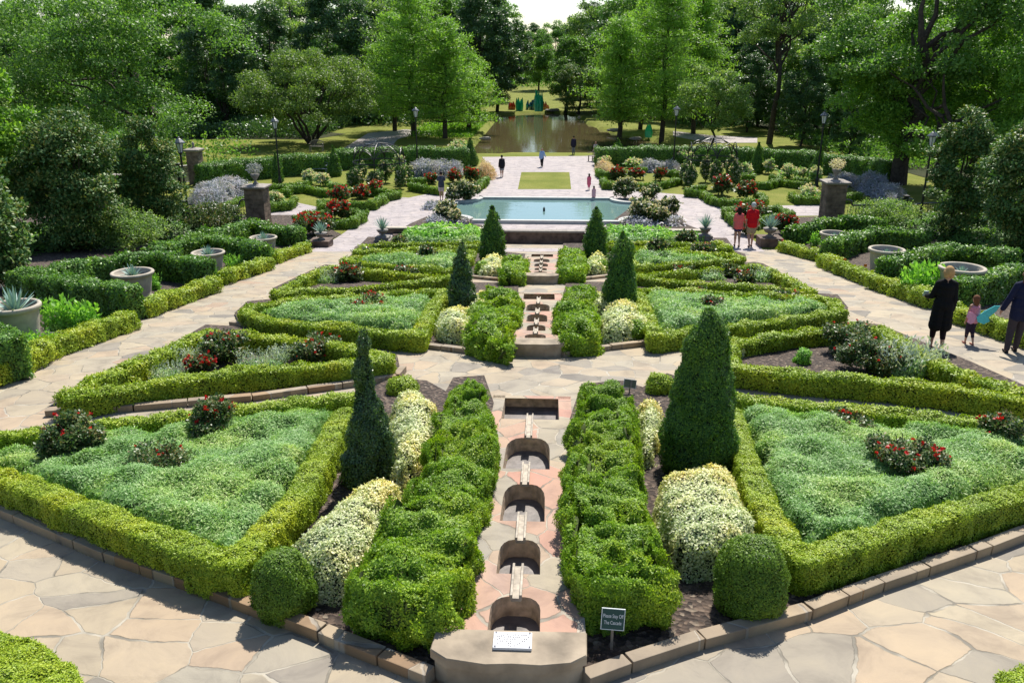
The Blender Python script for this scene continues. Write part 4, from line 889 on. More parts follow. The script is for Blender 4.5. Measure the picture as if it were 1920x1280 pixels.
# roses
rosebush(150, 880, 120, 782, 'rose bush at the left edge of the left near bed, with a few red blooms', nfl=15)
rosebush(405, 838, 105, 752, 'rose bush at the back of the left near bed', nfl=18)
rosebush(315, 912, 150, 842, 'low rose bush in the centre of the left near bed', nfl=21)
rosebush(1588, 830, 100, 772, 'rose bush at the back of the right near bed', nfl=15)
rosebush(1688, 918, 150, 822, 'rose bush in the centre of the right near bed', nfl=24)
rosebush(1885, 862, 110, 782, 'rose bush at the right edge of the right near bed', nfl=13)
rosebush(425, 682, 90, 622, 'rose bush in the left outer triangle, tallest one', nfl=18)
rosebush(380, 699, 62, 668, 'low rose bush full of red blooms in the left outer triangle', nfl=60)
rosebush(590, 676, 96, 636, 'rose bush at the right end of the left outer triangle', nfl=21)
rosebush(1592, 668, 100, 606, 'tall rose bush in the right outer triangle', nfl=7)
rosebush(1628, 698, 124, 636, 'wide rose bush in the right outer triangle', nfl=15)
rosebush(700, 585, 58, 549, 'reddish rose bush at the back of the middle left bed', nfl=39, s=.055)
rosebush(684, 598, 70, 568, 'rose bush at the front of the middle left bed', nfl=24)
rosebush(565, 585, 50, 562, 'low rose bush at the left end of the middle left bed', nfl=33)
rosebush(1465, 576, 62, 546, 'rose bush at the right end of the middle right bed', nfl=12)
rosebush(1340, 592, 56, 556, 'rose bush at the front of the middle right bed', nfl=18)
rosebush(1312, 562, 36, 540, 'small rose bush at the back of the middle right bed', nfl=9)
rosebush(655, 530, 62, 498, 'rose bush in the slim left hedge triangle, left one', nfl=33)
rosebush(765, 523, 52, 500, 'rose bush in the slim left hedge triangle, right one', nfl=21)
rosebush(1282, 520, 40, 498, 'rose bush in the slim right hedge triangle, left one', nfl=24)
rosebush(1368, 522, 40, 495, 'rose bush in the slim right hedge triangle, middle one', nfl=9)
rosebush(1398, 532, 44, 512, 'low rose bush in the slim right hedge triangle, right one', nfl=18)
rosebush(801, 494, 44, 462, 'rose bush in the far left bed, beside the dark glossy pyramid', nfl=18, fl='pink')
rosebush(690, 484, 34, 468, 'low rose bush at the left end of the far left bed', nfl=15)
rosebush(1232, 490, 42, 450, 'rose bush in the far right bed, nearer the centre', nfl=18, fl='pink')
rosebush(1318, 486, 42, 456, 'rose bush in the far right bed, farther from the centre', nfl=15, fl='pink')
rosebush(748, 463, 34, 444, 'small rose bush above the left thin hedge line', nfl=12, fl='pink')
rosebush(1285, 461, 36, 432, 'small rose bush above the right thin hedge line', nfl=12, fl='pink')
LR = 'red rose bushes of the lower garden'
for x, y, w_, yt, n, f, lab in [
 (640, 411, 50, 378, 60, 'red', 'red rose bush inside the hedge beside the left side path'), (637, 380, 40, 352, 40, 'red', 'red rose bush left of the path, second row'),
 (680, 372, 32, 348, 45, 'red', 'red rose bush in the bent hedge left of the left arbour lawn, left one'), (703, 366, 34, 340, 45, 'red', 'red rose bush in the bent hedge left of the left arbour lawn, right one'),
 (808, 345, 26, 325, 30, 'red', 'red rose bush just left of the man taking a photograph'), (852, 343, 30, 318, 50, 'red', 'red rose bush right of the man taking a photograph, near one'),
 (882, 340, 32, 314, 50, 'red', 'red rose bush right of the man taking a photograph, far one'), (590, 442, 70, 404, 30, 'red', 'red-flowered bush behind the left brick plinth'),
 (1352, 366, 38, 327, 45, 'red', 'tall red rose bush in the bent hedge on the right, left one'), (1399, 373, 38, 342, 40, 'red', 'red rose bush in the bent hedge on the right, right one'),
 (1156, 336, 30, 312, 45, 'red', 'pinkish red rose bush right of the plaza, nearest the plaza'), (1192, 337, 30, 316, 45, 'red', 'pinkish red rose bush right of the plaza, middle one'),
 (1238, 339, 32, 316, 40, 'red', 'pinkish red rose bush right of the plaza, farthest from the plaza'), (1406, 412, 60, 382, 26, 'red', 'red rose bush directly behind the walking couple'),
 (1472, 440, 44, 402, 36, 'red', 'red-flowered bush right of the right brick plinth'), (1398, 440, 44, 414, 30, 'red', 'red-flowered bush at the foot of the right brick plinth')]:
    rosebush(x, y, w_, yt, lab, f, int(n * 2.2), .10, group=LR)
WR = 'white and cream rose bushes around the pool'
for x, y, w_, yt, n, lab in [(852, 379, 34, 346, 40, 'white rose bush by the pool, right beside the man taking a photograph'), (872, 378, 50, 338, 70, 'white rose bush at the left back corner of the pool'),
 (836, 412, 46, 378, 60, 'cream rose bush at the left front corner of the pool'), (852, 418, 32, 396, 36, 'small cream rose bush low at the left front corner of the pool'),
 (1172, 373, 48, 336, 50, 'white rose bush at the right back corner of the pool'), (1222, 376, 42, 344, 40, 'rounded white rose bush standing apart right of the pool'),
 (1205, 416, 60, 372, 90, 'peach and cream rose bush at the right front corner of the pool'), (1232, 420, 46, 388, 50, 'cream rose bush, lower one, at the right front corner of the pool'), (1254, 404, 42, 368, 30, 'dark leafy rose bush right of the pool by the path')]:
    rosebush(x, y, w_, yt, lab, 'cream', int(n * 1.6), .10, group=WR, dens=1.3)
WF = 'white flowering shrubs of the lower garden'
for x, y, w_, yt, lab in [(1395, 336, 34, 309, 'white flowering shrub right of the right arbour, left of a pair'), (1475, 336, 36, 308, 'white flowering shrub left of the leaning cone'), (1440, 326, 26, 300, 'pale blue flowering shrub between the right pair'),
 (1500, 334, 22, 314, 'small green shrub left of the leaning cone'), (1528, 338, 30, 316, 'white flowering shrub at the foot of the leaning cone'), (1516, 372, 44, 350, 'white flowering shrub left of the near right pillar'),
 (582, 345, 30, 320, 'white flowering shrub below the garden bench, left one'), (606, 348, 34, 328, 'white flowering shrub below the garden bench, right one'), (518, 378, 36, 364, 'silver-leaved low shrub right of the near left pillar'),
 (432, 337, 34, 322, 'white flowering shrub on the left lavender bank'), (1134, 314, 26, 296, 'white flowering shrub right of the plaza corner'), (1200, 306, 34, 284, 'pale pink flowering shrub in front of the right back hedge'),
 (1238, 304, 28, 284, 'pale shrub in front of the right back hedge, by the lamp'), (1186, 316, 34, 300, 'silvery shrub in front of the right plaza lavender'), (748, 318, 24, 292, 'pale shrub at the foot of the left plaza lamp'), (1285, 310, 40, 280, 'pink climbing shrub left of the right arbour'),
 (860, 283, 40, 268, 'flowering shrub at the left pond edge behind the cone')]:
    rosebush(x, y, w_, yt, lab, 'cream', 120, .12, leaf='art', group=WF, dens=1.1)
for a in [(350, 690, 56, 655, 'silvery spiky clump left of the tallest rose in the left outer triangle'), (300, 711, 110, 682, 'long silvery spiky clump at the front of the left outer triangle'), (488, 692, 100, 660, 'silvery spiky clump at the centre front of the left outer triangle'),
 (527, 682, 42, 650, 'small silvery spiky clump beside the rose at the right end of the left outer triangle'), (1700, 704, 134, 646, 'broad silvery spiky clump in the right outer triangle'), (1378, 676, 34, 655, 'small silvery spiky clump at the left tip of the right outer triangle'),
 (610, 532, 62, 509, 'silvery spiky clump in the slim left hedge triangle'), (1333, 527, 56, 508, 'silvery spiky clump in the slim right hedge triangle, left one'), (1425, 530, 56, 505, 'silvery spiky clump in the slim right hedge triangle, right one')]:
    spike_patch(*a, n=int(a[2] * 1.6))
for a in [(1503, 684, 36, 659, 'small round bright green plant on bare mulch in the right outer triangle'), (712, 527, 28, 512, 'small round bright green plant in the slim left hedge triangle'), (430, 677, 50, 660, 'bright green plant at the foot of the tallest rose on the left')]:
    shrub(*a, m='greenstem', name='leafy_plant', cat='plant', lump=.08, core='artcore')
for a in [(118, 632, 70, 566, 'tall soft green plants right of the nearest left planter'), (168, 628, 46, 572, 'soft green plants right of the nearest left planter, farther clump'), (60, 668, 100, 628, 'soft green plants in front of the nearest left planter'),
          (440, 500, 44, 478, 'soft green plants beside the third left planter'), (1728, 560, 84, 498, 'bright green leafy plants beside the nearest right planter'), (1527, 462, 22, 436, 'bright yellow-green leafy plant beside the farthest right planter'), (292, 545, 24, 514, 'pale green plant beside the second left planter')]:
    spike_patch(*a, m='greenstem', low='greenstem', n=int(a[2] * 1.5), name='leafy_plant', group='soft green leafy plants in the side borders', wd=.5)

# ================================================================== POOL
def arc(cx, cy, r, a0, a1, n=10): return [(cx + r * math.cos(R(a0 + (a1 - a0) * k / n)), cy + r * math.sin(R(a0 + (a1 - a0) * k / n))) for k in range(n + 1)]
pa, pb = P(858, 414), P(1192, 414); ya, yb = P(1020, 418).y, P(1020, 376).y
xl, xr = P(845, 395).x, P(1202, 395).x
rl = 1.5
outl = [(xl + rl, ya), (xr - rl, ya)] + arc(xr - rl * .2, ya + .1, rl * .8, 200, 90, 8)[::1] + [(xr, (ya + yb) / 2)] + arc(xr - rl * .2, yb - .1, rl * .8, 270, 160, 8) + [(xr - rl, yb), (xl + rl, yb)] + arc(xl + rl * .2, yb - .1, rl * .8, 20, -90, 8) + [(xl, (ya + yb) / 2)] + arc(xl + rl * .2, ya + .1, rl * .8, 90, -20, 8)
pool = empty('reflecting_pool', (0, ya, 0), label='wide shallow reflecting pool with scalloped corners and pale stone rim', cat='pool')
cxp, cyp = (xl + xr) / 2, (ya + yb) / 2
def ringmesh(o, k0, k1, z0, z1):
    bm = bmesh.new(); n = len(o); rows = []
    # offset outline by scaling about the centre (metres)
    def off(p, d): v = Vector((p[0] - cxp, p[1] - cyp)); return (cxp + v.x * (1 + d / max(1, abs(xr - cxp))), cyp + v.y * (1 + d / max(1, abs(yb - cyp))))
    for d, z in ((k0, z0), (k0, z1), (k1, z1), (k1, z0)): rows.append([bm.verts.new((off(p, d)[0], off(p, d)[1] - ya, z)) for p in o])
    for a, b in ((0, 1), (1, 2), (2, 3)):
        for k in range(n): bm.faces.new((rows[a][k], rows[a][(k + 1) % n], rows[b][(k + 1) % n], rows[b][k]))
    bmesh.ops.recalc_face_normals(bm, faces=bm.faces[:]); return bm
bm = ringmesh(outl, -.0, .30, -.02, .17); me = bpy.data.meshes.new('rim'); bm.to_mesh(me); bm.free(); me.materials.append(M['white']); link('rim', me, pool)
bm = bmesh.new(); bm.faces.new([bm.verts.new((p[0], p[1] - ya, .035)) for p in outl]); bmesh.ops.triangulate(bm, faces=bm.faces[:]); bmesh.ops.recalc_face_normals(bm, faces=bm.faces[:])
if bm.faces[:][0].normal.z < 0: bmesh.ops.reverse_faces(bm, faces=bm.faces[:])
me = bpy.data.meshes.new('water'); bm.to_mesh(me); bm.free(); me.materials.append(M['poolwater']); link('water', me, pool)
p_ = P(1020, 397); mb = MB(); mb.tube([(p_.x, p_.y - ya, .0), (p_.x, p_.y - ya, .2)], .06, 10); mb.tube([(p_.x, p_.y - ya, .2), (p_.x, p_.y - ya, .26)], [.03, .02], 8); mb.build('fountain_nozzle', M['iron'], pool)

# ================================================================== STREET FURNITURE
def lamp(px, py, ytop, label):
    p = G(px, py); H = height_to(p, ytop); t = empty('street_lamp', p, label=label, cat='lamp', group='black lantern lamps'); k = H / 4.5
    MB().lathe([(.16, 0), (.16, .12), (.12, .18), (.10, .5), (.075, .6), (.06, .7), (.05, 2.0 * k), (.045, 3.55 * k), (.07, 3.57 * k), (.04, 3.63 * k), (.09, 3.72 * k), (.11, 3.76 * k)], n=14).build('post', M['iron'], t, smooth=False)
    z = 3.76 * k; h = .42 * k; M_ = MB().lathe([(.10, z), (.17, z + h)], n=6); M_.build('lantern_glass', M['lampglass'], t)
    mb = MB()
    for a in range(6): mb.tube([(.105 * math.cos(a * math.pi / 3), .105 * math.sin(a * math.pi / 3), z), (.175 * math.cos(a * math.pi / 3), .175 * math.sin(a * math.pi / 3), z + h)], .012, 5)
    mb.lathe([(.185, z + h), (.19, z + h + .02)], n=6); mb.build('lantern_frame', M['iron'], t)
    MB().lathe([(.27, z + h + .02), (.25, z + h + .06), (.1, z + h + .2), (.03, z + h + .24), (.045, z + h + .28), (.01, H)], n=12).build('lantern_roof', M['lamptop'], t)
M['lampglass'] = plain('lantern_glass', (.55, .58, .58), .15, .03, 3, bump=0, spec=.9)
M['lamptop'] = plain('lantern_roof', (.06, .075, .08), .35, .1, 5, bump=0, spec=.8)
lamp(357, 432, 256, 'black lantern lamp nearest on the left, beside the fence rail')
lamp(526, 351, 219, 'black lantern lamp second on the left, before the back hedge')
lamp(783, 317, 200, 'black lantern lamp left of the plaza')
lamp(1262, 316, 197, 'black lantern lamp right of the plaza, behind pink flowers')
lamp(1530, 351, 207, 'black lantern lamp second on the right, against the dark trees')
lamp(1722, 425, 243, 'black lantern lamp nearest on the right, behind the magnolia')

def planter(px, rim_y, wpx, base_y, label, agave, n=1.):
    # rim centre pixel, rim width in px ; find ground point below it
    p = G(px, base_y); Wd = size_at(p, wpx); H = height_to(p, rim_y); r = Wd / 2
    t = empty('round_planter', p, label=label, cat='planter', group='big cast stone bowl planters')
    prof = [(r * .74, 0), (r * .75, H * .10), (r * .70, H * .13), (r * .74, H * .3), (r * .84, H * .7), (r * .88, H * .86), (r * .9, H * .88), (r * .97, H * .9), (r, H * .94), (r, H * .98), (r * .97, H), (r * .86, H), (r * .83, H * .97), (r * .80, H * .80), (.01, H * .79)]
    MB().lathe(prof, n=40).build('bowl', M['concrete'], t, smooth=True)
    MB().lathe([(r * .81, H * .795), (r * .81, H * .805), (.02, H * .815)], n=24).build('earth', M['soil'], t)
    if agave:
        rosette(Vector((p.x, p.y, p.z + H * .8)), agave * r, 'silver-blue agave rosette in ' + label[label.index('planter'):].replace('planter', 'the planter', 1))
    return t
def blades(n, L, wd, tilt0=.1, tilt1=1.1):
    mb = bmesh.new()
    for i in range(n):
        a = i * 2.4; tl = tilt0 + (tilt1 - tilt0) * i / n; l = L * random.uniform(.85, 1.1); d = Vector((math.cos(a) * math.sin(tl), math.sin(a) * math.sin(tl), math.cos(tl))); s = Vector((-math.sin(a), math.cos(a), 0)); nrm = s.cross(d)
        rows = []
        for k in range(6):
            u = k / 5; w_ = wd * (.55 + 1.2 * u * (1 - u)) * (1 - u ** 3); c = d * l * u + Vector((0, 0, -1)) * (l * .18 * u * u * math.sin(tl)) + nrm * 0
            rows.append([mb.verts.new(c - s * w_ + nrm * w_ * .4), mb.verts.new(c), mb.verts.new(c + s * w_ + nrm * w_ * .4)])
        for q, w2 in zip(rows, rows[1:]):
            for k in range(2): mb.faces.new((q[k], q[k + 1], w2[k + 1], w2[k]))
    return mb
def rosette(p, L, label, n=34, m='agave', cat='agave', name='agave', wd=.07, group='agaves in planters', **k):
    b = blades(n, L, L * wd, **k); me = bpy.data.meshes.new(name); b.to_mesh(me); b.free(); me.materials.append(M[m]); o = link(name, me, label=label, cat=cat, group=group); o.location = p
planter(42, 571, 92, 655, 'cast stone bowl planter at the left edge of the picture', 1.25)
planter(256, 509, 76, 562, 'cast stone bowl planter second on the left', .75)
planter(395, 472, 61, 515, 'cast stone bowl planter third on the left', .75)
planter(497, 444, 51, 482, 'cast stone bowl planter farthest on the left', .75)
planter(1793, 500, 82, 565, 'cast stone bowl planter nearest on the right, behind the woman in black', .45)
planter(1655, 466, 65, 520, 'cast stone bowl planter middle one on the right', .4)
planter(1559, 436, 52, 478, 'cast stone bowl planter farthest on the right', .4)
def urn(px, by, wpx, ytop, label, m='agave', plinth=False, plantlab='', spread=.9):
    p = G(px, by); W = size_at(p, wpx); H = height_to(p, ytop); t = empty('garden_urn', p, label=label, cat='urn', group='pedestal urns'); r = W / 2; k = H * .42
    if plinth: MB().lathe([(r * 1.5, 0), (r * 1.5, k * .55), (r * 1.6, k * .56), (r * 1.6, k * .64), (r * .9, k * .66)], sq=True).build('plinth', M['darkstone'], t)
    else: MB().lathe([(r * 1.35, 0), (r * 1.35, k * .2), (r * 1.15, k * .22), (r * 1.15, k * .45), (r * .9, k * .5)], sq=True).build('pedestal', M['urn'], t)
    z = k * (.65 if plinth else .48)
    MB().lathe([(r * .6, z), (r * .55, z + .03), (r * .25, z + k * .15), (r * .25, z + k * .22), (r * .7, z + k * .32), (r * .95, z + k * .5), (r * 1.02, z + k * .56), (r * .98, z + k * .6), (r * .8, z + k * .58)], n=24).build('bowl', M['urn'], t, smooth=True)
    rosette(Vector((p.x, p.y, p.z + z + k * .56)), (H - z - k * .5) * .95, plantlab, n=40, m=m, cat='plant', name='spiky_plant', wd=.05, tilt1=spread, group='spiky plants in urns')
urn(718, 452, 22, 404, 'stone urn on a pedestal left of the centre, by the left low wall', plantlab='blue-green spiky plant in the urn by the left low wall')
urn(1321, 450, 22, 398, 'stone urn on a pedestal right of the centre, by the right low wall', plantlab='blue-green spiky plant in the urn by the right low wall')
urn(603, 462, 24, 412, 'urn on a brown plinth at the end of the left planter border', plinth=True, plantlab='grey-green plant in the urn at the end of the left planter border')
urn(1441, 460, 26, 398, 'urn on a brown plinth behind the man in the red shirt', plinth=True, plantlab='grey-green plant in the urn behind the man in the red shirt')
M['masonry'] = flagstone('pillar_masonry', 3.0, [(0, (.12, .08, .06)), (.4, (.2, .13, .09)), (.7, (.27, .18, .11)), (1, (.34, .24, .15))], (.2, .17, .14), .03)
def pillar(px, by, wpx, ycap, label, finial=True, plant=None, plab=''):
    p = G(px, by); W = size_at(p, wpx); H = height_to(p, ycap); t = empty('stone_pillar', p, label=label, cat='pillar', group='square stone gate pillars'); r = W / 2
    b = MB(); zz = 0; rr = random.Random(px)
    while zz < H * .9 - .02:
        h = min(rr.uniform(.16, .24), H * .9 - zz)
        for k, (a0, b0) in enumerate(((-1, 0), (0, 1))):
            sp = rr.uniform(-.2, .2) * r
            x0, x1 = (-r, sp) if k == 0 else (sp, r)
            b.box(((x0 + x1) / 2, 0, zz + h / 2), (x1 - x0 - .015, 2 * r * rr.uniform(.96, 1.0), h - .015), bev=.012)
        zz += h
    b.box((0, 0, H * .45), (2 * r * .94, 2 * r * .93, H * .9)); b.build('shaft', M['masonry2'], t)
    MB().lathe([(r * 1.12, H * .9), (r * 1.26, H * .93), (r * 1.26, H * .96), (r * .5, H * 1.0), (r * .35, H * 1.0)], sq=True).build('cap', M['capstone'], t)
    if plant:
        k = r * 1.0
        MB().lathe([(k * .3, H), (k * .26, H + .05), (k * .1, H + k * .3), (k * .12, H + k * .4), (k * .4, H + k * .8), (k * .46, H + k * 1.0), (k * .3, H + k)], n=18).build('urn', M['urn'], t, smooth=True)
        q = Vector((p.x, p.y, p.z + H + k)); nn = 500; Pt = rvec(nn) * (rng.random((nn, 1)) ** .4) * np.array([k * .85, k * .85, k * .6]) + np.array([0, 0, k * .55]); V, F = leafquads(Pt, rvec(nn) + [0, 0, .4], .08, .5)
        o = link('potted_flowers', mesh('potted_flowers', V, F, M[plant]), label=plab, cat='plant', group='flowers in pillar urns'); o.location = q
    elif finial: MB().lathe([(r * .3, H), (r * .12, H + r * .3), (r * .25, H + r * .5), (r * .2, H + r * .75), (.01, H + r * .95)], n=14).build('finial', M['capstone'], t, smooth=True)
M['masonry2'] = plain('pillar_stone', (.19, .135, .095), .85, .55, 3.5, bump=.7)
pillar(487, 420, 36, 345, 'stone pillar with a flower urn at the near left of the rose garden', plant='lav', plab='pink and grey flowers in the urn on the near left pillar')
pillar(1556, 420, 36, 336, 'stone pillar with a flower urn at the near right of the rose garden', plant='cream', plab='white flowers in the urn on the near right pillar')
pillar(371, 345, 23, 277, 'slender stone pillar on the left where the back hedge ends')
pillar(208, 395, 34, 326, 'stone pillar between the two magnolias on the left')
pillar(1858, 375, 36, 300, 'stone pillar between the two magnolias on the right', finial=False)

# iron fences with dropped rails
def fence(pts, label, h=1.15, drop=True, pick=.14):
    q = [G(*p) if not isinstance(p, Vector) else p for p in pts]; o = q[0]; t = empty('iron_fence', o, label=label, cat='fence', group='dark iron fences with dropped top rails')
    rail, pk = MB(), MB()
    for i, (a, b) in enumerate(zip(q, q[1:])):
        d = b - a; L = d.length; u = d / L; n = int(L / pick)
        prof = lambda s: h if (s < .35 or s > L - .35) else h - .28
        rp = [(0, h), (.3, h), (.42, h - .08), (.5, h - .28), (L - .5, h - .28), (L - .42, h - .08), (L - .3, h), (L, h)] if L > 1.6 else [(0, h), (L, h)]
        for s0, s1 in zip(rp, rp[1:]): rail.tube([a + u * s0[0] + Vector((0, 0, s0[1])) - o, a + u * s1[0] + Vector((0, 0, s1[1])) - o], .045, 6)
        rail.tube([a - o + Vector((0, 0, .12)), b - o + Vector((0, 0, .12))], .02, 6)
        for k in range(1, n):
            c = a + u * (k * pick); hh = (h - .28 if .5 < k * pick < L - .5 else h); pk.tube([c - o + Vector((0, 0, .1)), c - o + Vector((0, 0, hh))], .009, 4, cap=False)
        if i: MB().lathe([(.09, 0), (.09, h + .1), (.13, h + .12), (.13, h + .17), (.03, h + .22)], c=a - o, sq=True).build('post', M['iron'], t)
    rail.build('rail', M['iron_rail'], t); pk.build('bars', M['iron'], t)
fence([(470, 416), (350, 428), (215, 398)], 'dark iron fence left of the near left pillar')
fence([(1576, 418), (1692, 416), (1790, 410), (1850, 380)], 'dark iron fence right of the near right pillar')
fence([(358, 344), (338, 346), (300, 360)], 'dark iron fence behind the nearest left lamp')

# arbours
def arbour(px, by, wpx, ytop, label, cl):
    p = G(px, by); W = size_at(p, wpx); H = height_to(p, ytop); r = W / 2; t = empty('rose_arbour', p + Vector((0, r * .8, 0)), label=label, cat='arbour', group='iron rose arbours')
    n = 6; hp = H * .58
    for i in range(n):
        a = 2 * math.pi * (i + .5) / n; c, s = math.cos(a) * r, math.sin(a) * r
        MB().tube([(c, s, 0), (c, s, hp)], .035, 6).build('post', M['iron'], t)
        b = 2 * math.pi * (i + 1.5) / n; mb = MB(); e0 = Vector((c, s, hp)); e1 = Vector((math.cos(b) * r, math.sin(b) * r, hp)); mid = (e0 + e1) / 2
        for off in (0, .12):
            mb.tube([e0.lerp(e1, .5 - .5 * math.cos(u)) + Vector((0, 0, math.sin(u) * (H - hp) * (.78 - off))) for u in np.linspace(0, math.pi, 13)], .022, 5, cap=False)
        mb.build('arch', M['iron'], t)
    mb = MB(); 
    for z in (hp, hp * .97): mb.tube([(math.cos(u) * r, math.sin(u) * r, z) for u in np.linspace(0, 2 * math.pi, 25)], .02, 5, cap=False)
    for i in range(3):
        a = 2 * math.pi * (i + .5) / n; mb.tube([(math.cos(a) * r * math.cos(u), math.sin(a) * r * math.cos(u), hp + math.sin(u) * (H - hp)) for u in np.linspace(0, math.pi, 17)], .022, 5, cap=False)
    mb.build('roof_ribs', M['iron'], t)
    for i in range(n):
        a = 2 * math.pi * (i + .5) / n; c, s = math.cos(a) * r, math.sin(a) * r; rr = random.uniform(.28, .5); hh = hp * random.uniform(.75, 1.15)
        e = empty('climbing_rose', p + Vector((c, s + r * .8, 0)), label=cl + ', ' + ['right back', 'centre back', 'left back', 'left front', 'centre front', 'right front'][i] + ' post', cat='climbing rose', group='roses climbing arbour posts')
        MB().tube([(0, 0, 0), (.05, .03, hh * .5), (0, 0, hh * .9)], [.03, .02, .01], 5).build('stem', M['bark'], e)
        nn = 2200; Pt = rvec(nn) * (rng.random((nn, 1)) ** .35) * np.array([rr, rr, hh * .45]) + np.array([0, 0, hh * .55]); Pt += (noise(Pt, 3, i) * .15)[:, None]
        V, F = leafquads(Pt, rvec(nn), .12, .6); link('foliage', mesh('foliage', V, F, M['climber']), e); q = Pt[:110] * np.array([1.12, 1.12, 1.0]); blossoms(q, .11, 'cream', e)
M['climber'] = leafmat('climber_leaf', [(.03, .07, .02), (.07, .13, .04), (.13, .2, .07)], .35, .4)
arbour(706, 356, 100, 272, 'black iron rose arbour on the left with tangled climbing roses', 'climbing rose on the left arbour')
arbour(1338, 354, 96, 262, 'black iron rose arbour on the right with tangled climbing roses', 'climbing rose on the right arbour')

# benches
def bench(px, by, wpx, ytop, label, m, rz=0):
    p = G(px, by); W = size_at(p, wpx); H = .95; t = empty('garden_bench', p, rz, label=label, cat='bench', group='garden benches')
    b = MB()
    for k in range(4): b.box((0, -.22 + k * .13, .44), (W, .1, .03))
    b.build('seat', M[m], t); b = MB(); n = int(W / .11)
    for k in range(n + 1):
        x = -W / 2 + .04 + (W - .08) * k / n; hh = H - .18 + .2 * math.cos(x / W * math.pi) ; b.box((x, .24, .46 + (hh - .46) / 2), (.035, .025, hh - .46))
    b.tube([(x, .24, H - .18 + .2 * math.cos(x / W * math.pi)) for x in np.linspace(-W / 2, W / 2, 12)], .03, 6); b.build('backrest', M[m], t)
    for sx in (-1, 1):
        for sy in (-1, 1): MB().box((sx * (W / 2 - .06), sy * .2, .22), (.06, .06, .44)).build('leg', M[m], t)
        MB().box((sx * (W / 2 - .03), -.02, .66), (.06, .52, .04)).build('armrest', M[m], t)
bench(592, 328, 46, 310, 'grey-blue garden bench with curved back in front of the left back hedge', 'benchpaint')
bench(594, 284, 26, 280, 'weathered bench seen over the left back hedge', 'wood')
bench(695, 279, 22, 270, 'dark bench on the lawn beyond the left arbour', 'benchpaint')
bench(1112, 303, 18, 292, 'small wooden bench at the right far corner of the plaza', 'wood', rz=-.9)

# signs
def sign(px, by, cxp, cyp, w_, h_, label, m, lines=None, rz=0., back=False, roll=0.):
    p = G(px, by); dz = depth(p); W, H = w_ * dz / FPX, h_ * dz / FPX * 1.03; zc = height_to(p, cyp)
    t = empty('garden_sign', p, rz, label=label, cat='sign'); tilt = Matrix.Rotation(-.28, 4, 'X')
    MB().box((0, .012, zc * .45), (.022 if W < .3 else .03, .012, zc * .9), bev=.003).build('stake', M['wood'], t)
    hd = MB().box((0, 0, 0), (W, .008, H), bev=.002).build('board', M[m], t); hd.location = (0, 0, zc); hd.rotation_euler = (-.28, roll, 0)
    e = MB()
    for c, d in (((0, 0, H / 2), (W + .006, .011, .005)), ((0, 0, -H / 2), (W + .006, .011, .005)), ((W / 2, 0, 0), (.005, .011, H)), ((-W / 2, 0, 0), (.005, .011, H))): e.box(c, d)
    e = e.build('edging', M['lettering'], hd)
    if lines:
        for i, l in enumerate(lines): text('lettering', l, H * .25, (0, -.0055, H * (.15 - .32 * i)), (math.pi / 2, 0, 0), M['lettering'], hd, ext=.0008, sx=.66 * W / H / 1.12)
    if back: MB().box((.1 * W, -.012, -.0), (.03, .012, H * .9)).build('batten', M['wood'], hd)
sign(1146, 1228, 1134, 1160, 42, 38, 'green sign reading Please Stay Off The Cascade beside the nearest cascade', 'signgreen', ['Please Stay Off', 'The Cascade'], roll=.06)
sign(936, 655, 936.5, 633, 17, 12, 'small blue-green sign in front of the left loose hedge of the middle cascade', 'signgreen', ['Please Stay Off', 'The Cascade'])
sign(1180, 742, 1179, 719, 23, 15, 'small blank grey-green sign turned away, at the far end of the right loose hedge', 'signgrey', roll=.12, back=True)

# rope borders with short posts
def ropes(pts, label, side):
    q = [G(*p) for p in pts]; o = q[0]; t = empty('rope_barrier', o, label=label, cat='rope barrier')
    for a in q: MB().tube([a - o, a - o + Vector((0, 0, .42))], .014, 6).lathe([(.03, .40), (.03, .44), (.01, .46)], c=a - o, n=8).build('post', M['iron'], t)
    for a, b in zip(q, q[1:]):
        mb = MB(); mb.tube([(a - o).lerp(b - o, u) + Vector((0, 0, .40 - .24 * 4 * u * (1 - u))) for u in np.linspace(0, 1, 11)], .013, 5); mb.build('rope', M['rope'], t)
ropes([(18, 712), (97, 660), (275, 590), (391, 540), (480, 502), (546, 480), (598, 456)], 'low pale rope on short black posts along the left path', -1)
ropes([(1448, 458), (1515, 486), (1647, 532), (1713, 562), (1852, 612), (1960, 650)], 'low dark rope on short black posts along the right path', 1)
for x, y, c, lab in [(1463, 470, 'red', 'tiny pink marker flag at the end of the right low hedge'), (1578, 512, 'orange', 'tiny orange marker flag, left one, in the right low hedge'), (1616, 524, 'orange', 'tiny orange marker flag, right one, in the right low hedge')]:
    if 'flag_' + c not in M: M['flag_' + c] = plain('flag_' + c, (.8, .1, .12) if c == 'red' else (.85, .2, .03), .6, .02, 3, bump=0)
    p = G(x, y); t = empty('marker_flag', p, label=lab, cat='marker flag', group='tiny marker flags'); MB().tube([(0, 0, 0), (0, 0, .5)], .004, 4).build('wire', M['iron'], t); MB().box((.05, 0, .46), (.1, .004, .09)).build('pennant', M['flag_' + c], t)
# spotlights in the borders
for x, y, lab in [(130, 622, 'small black spotlight among the soft green plants on the left'), (1724, 542, 'small black spotlight behind the low hedge on the right')]:
    p = G(x, y); t = empty('garden_spotlight', p, label=lab, cat='spotlight'); MB().tube([(0, 0, 0), (0, 0, .3)], .012, 6).build('stake', M['iron'], t); MB().tube([(-.08, 0, .33), (.08, .02, .38)], [.06, .075], 12).build('head', M['iron'], t)

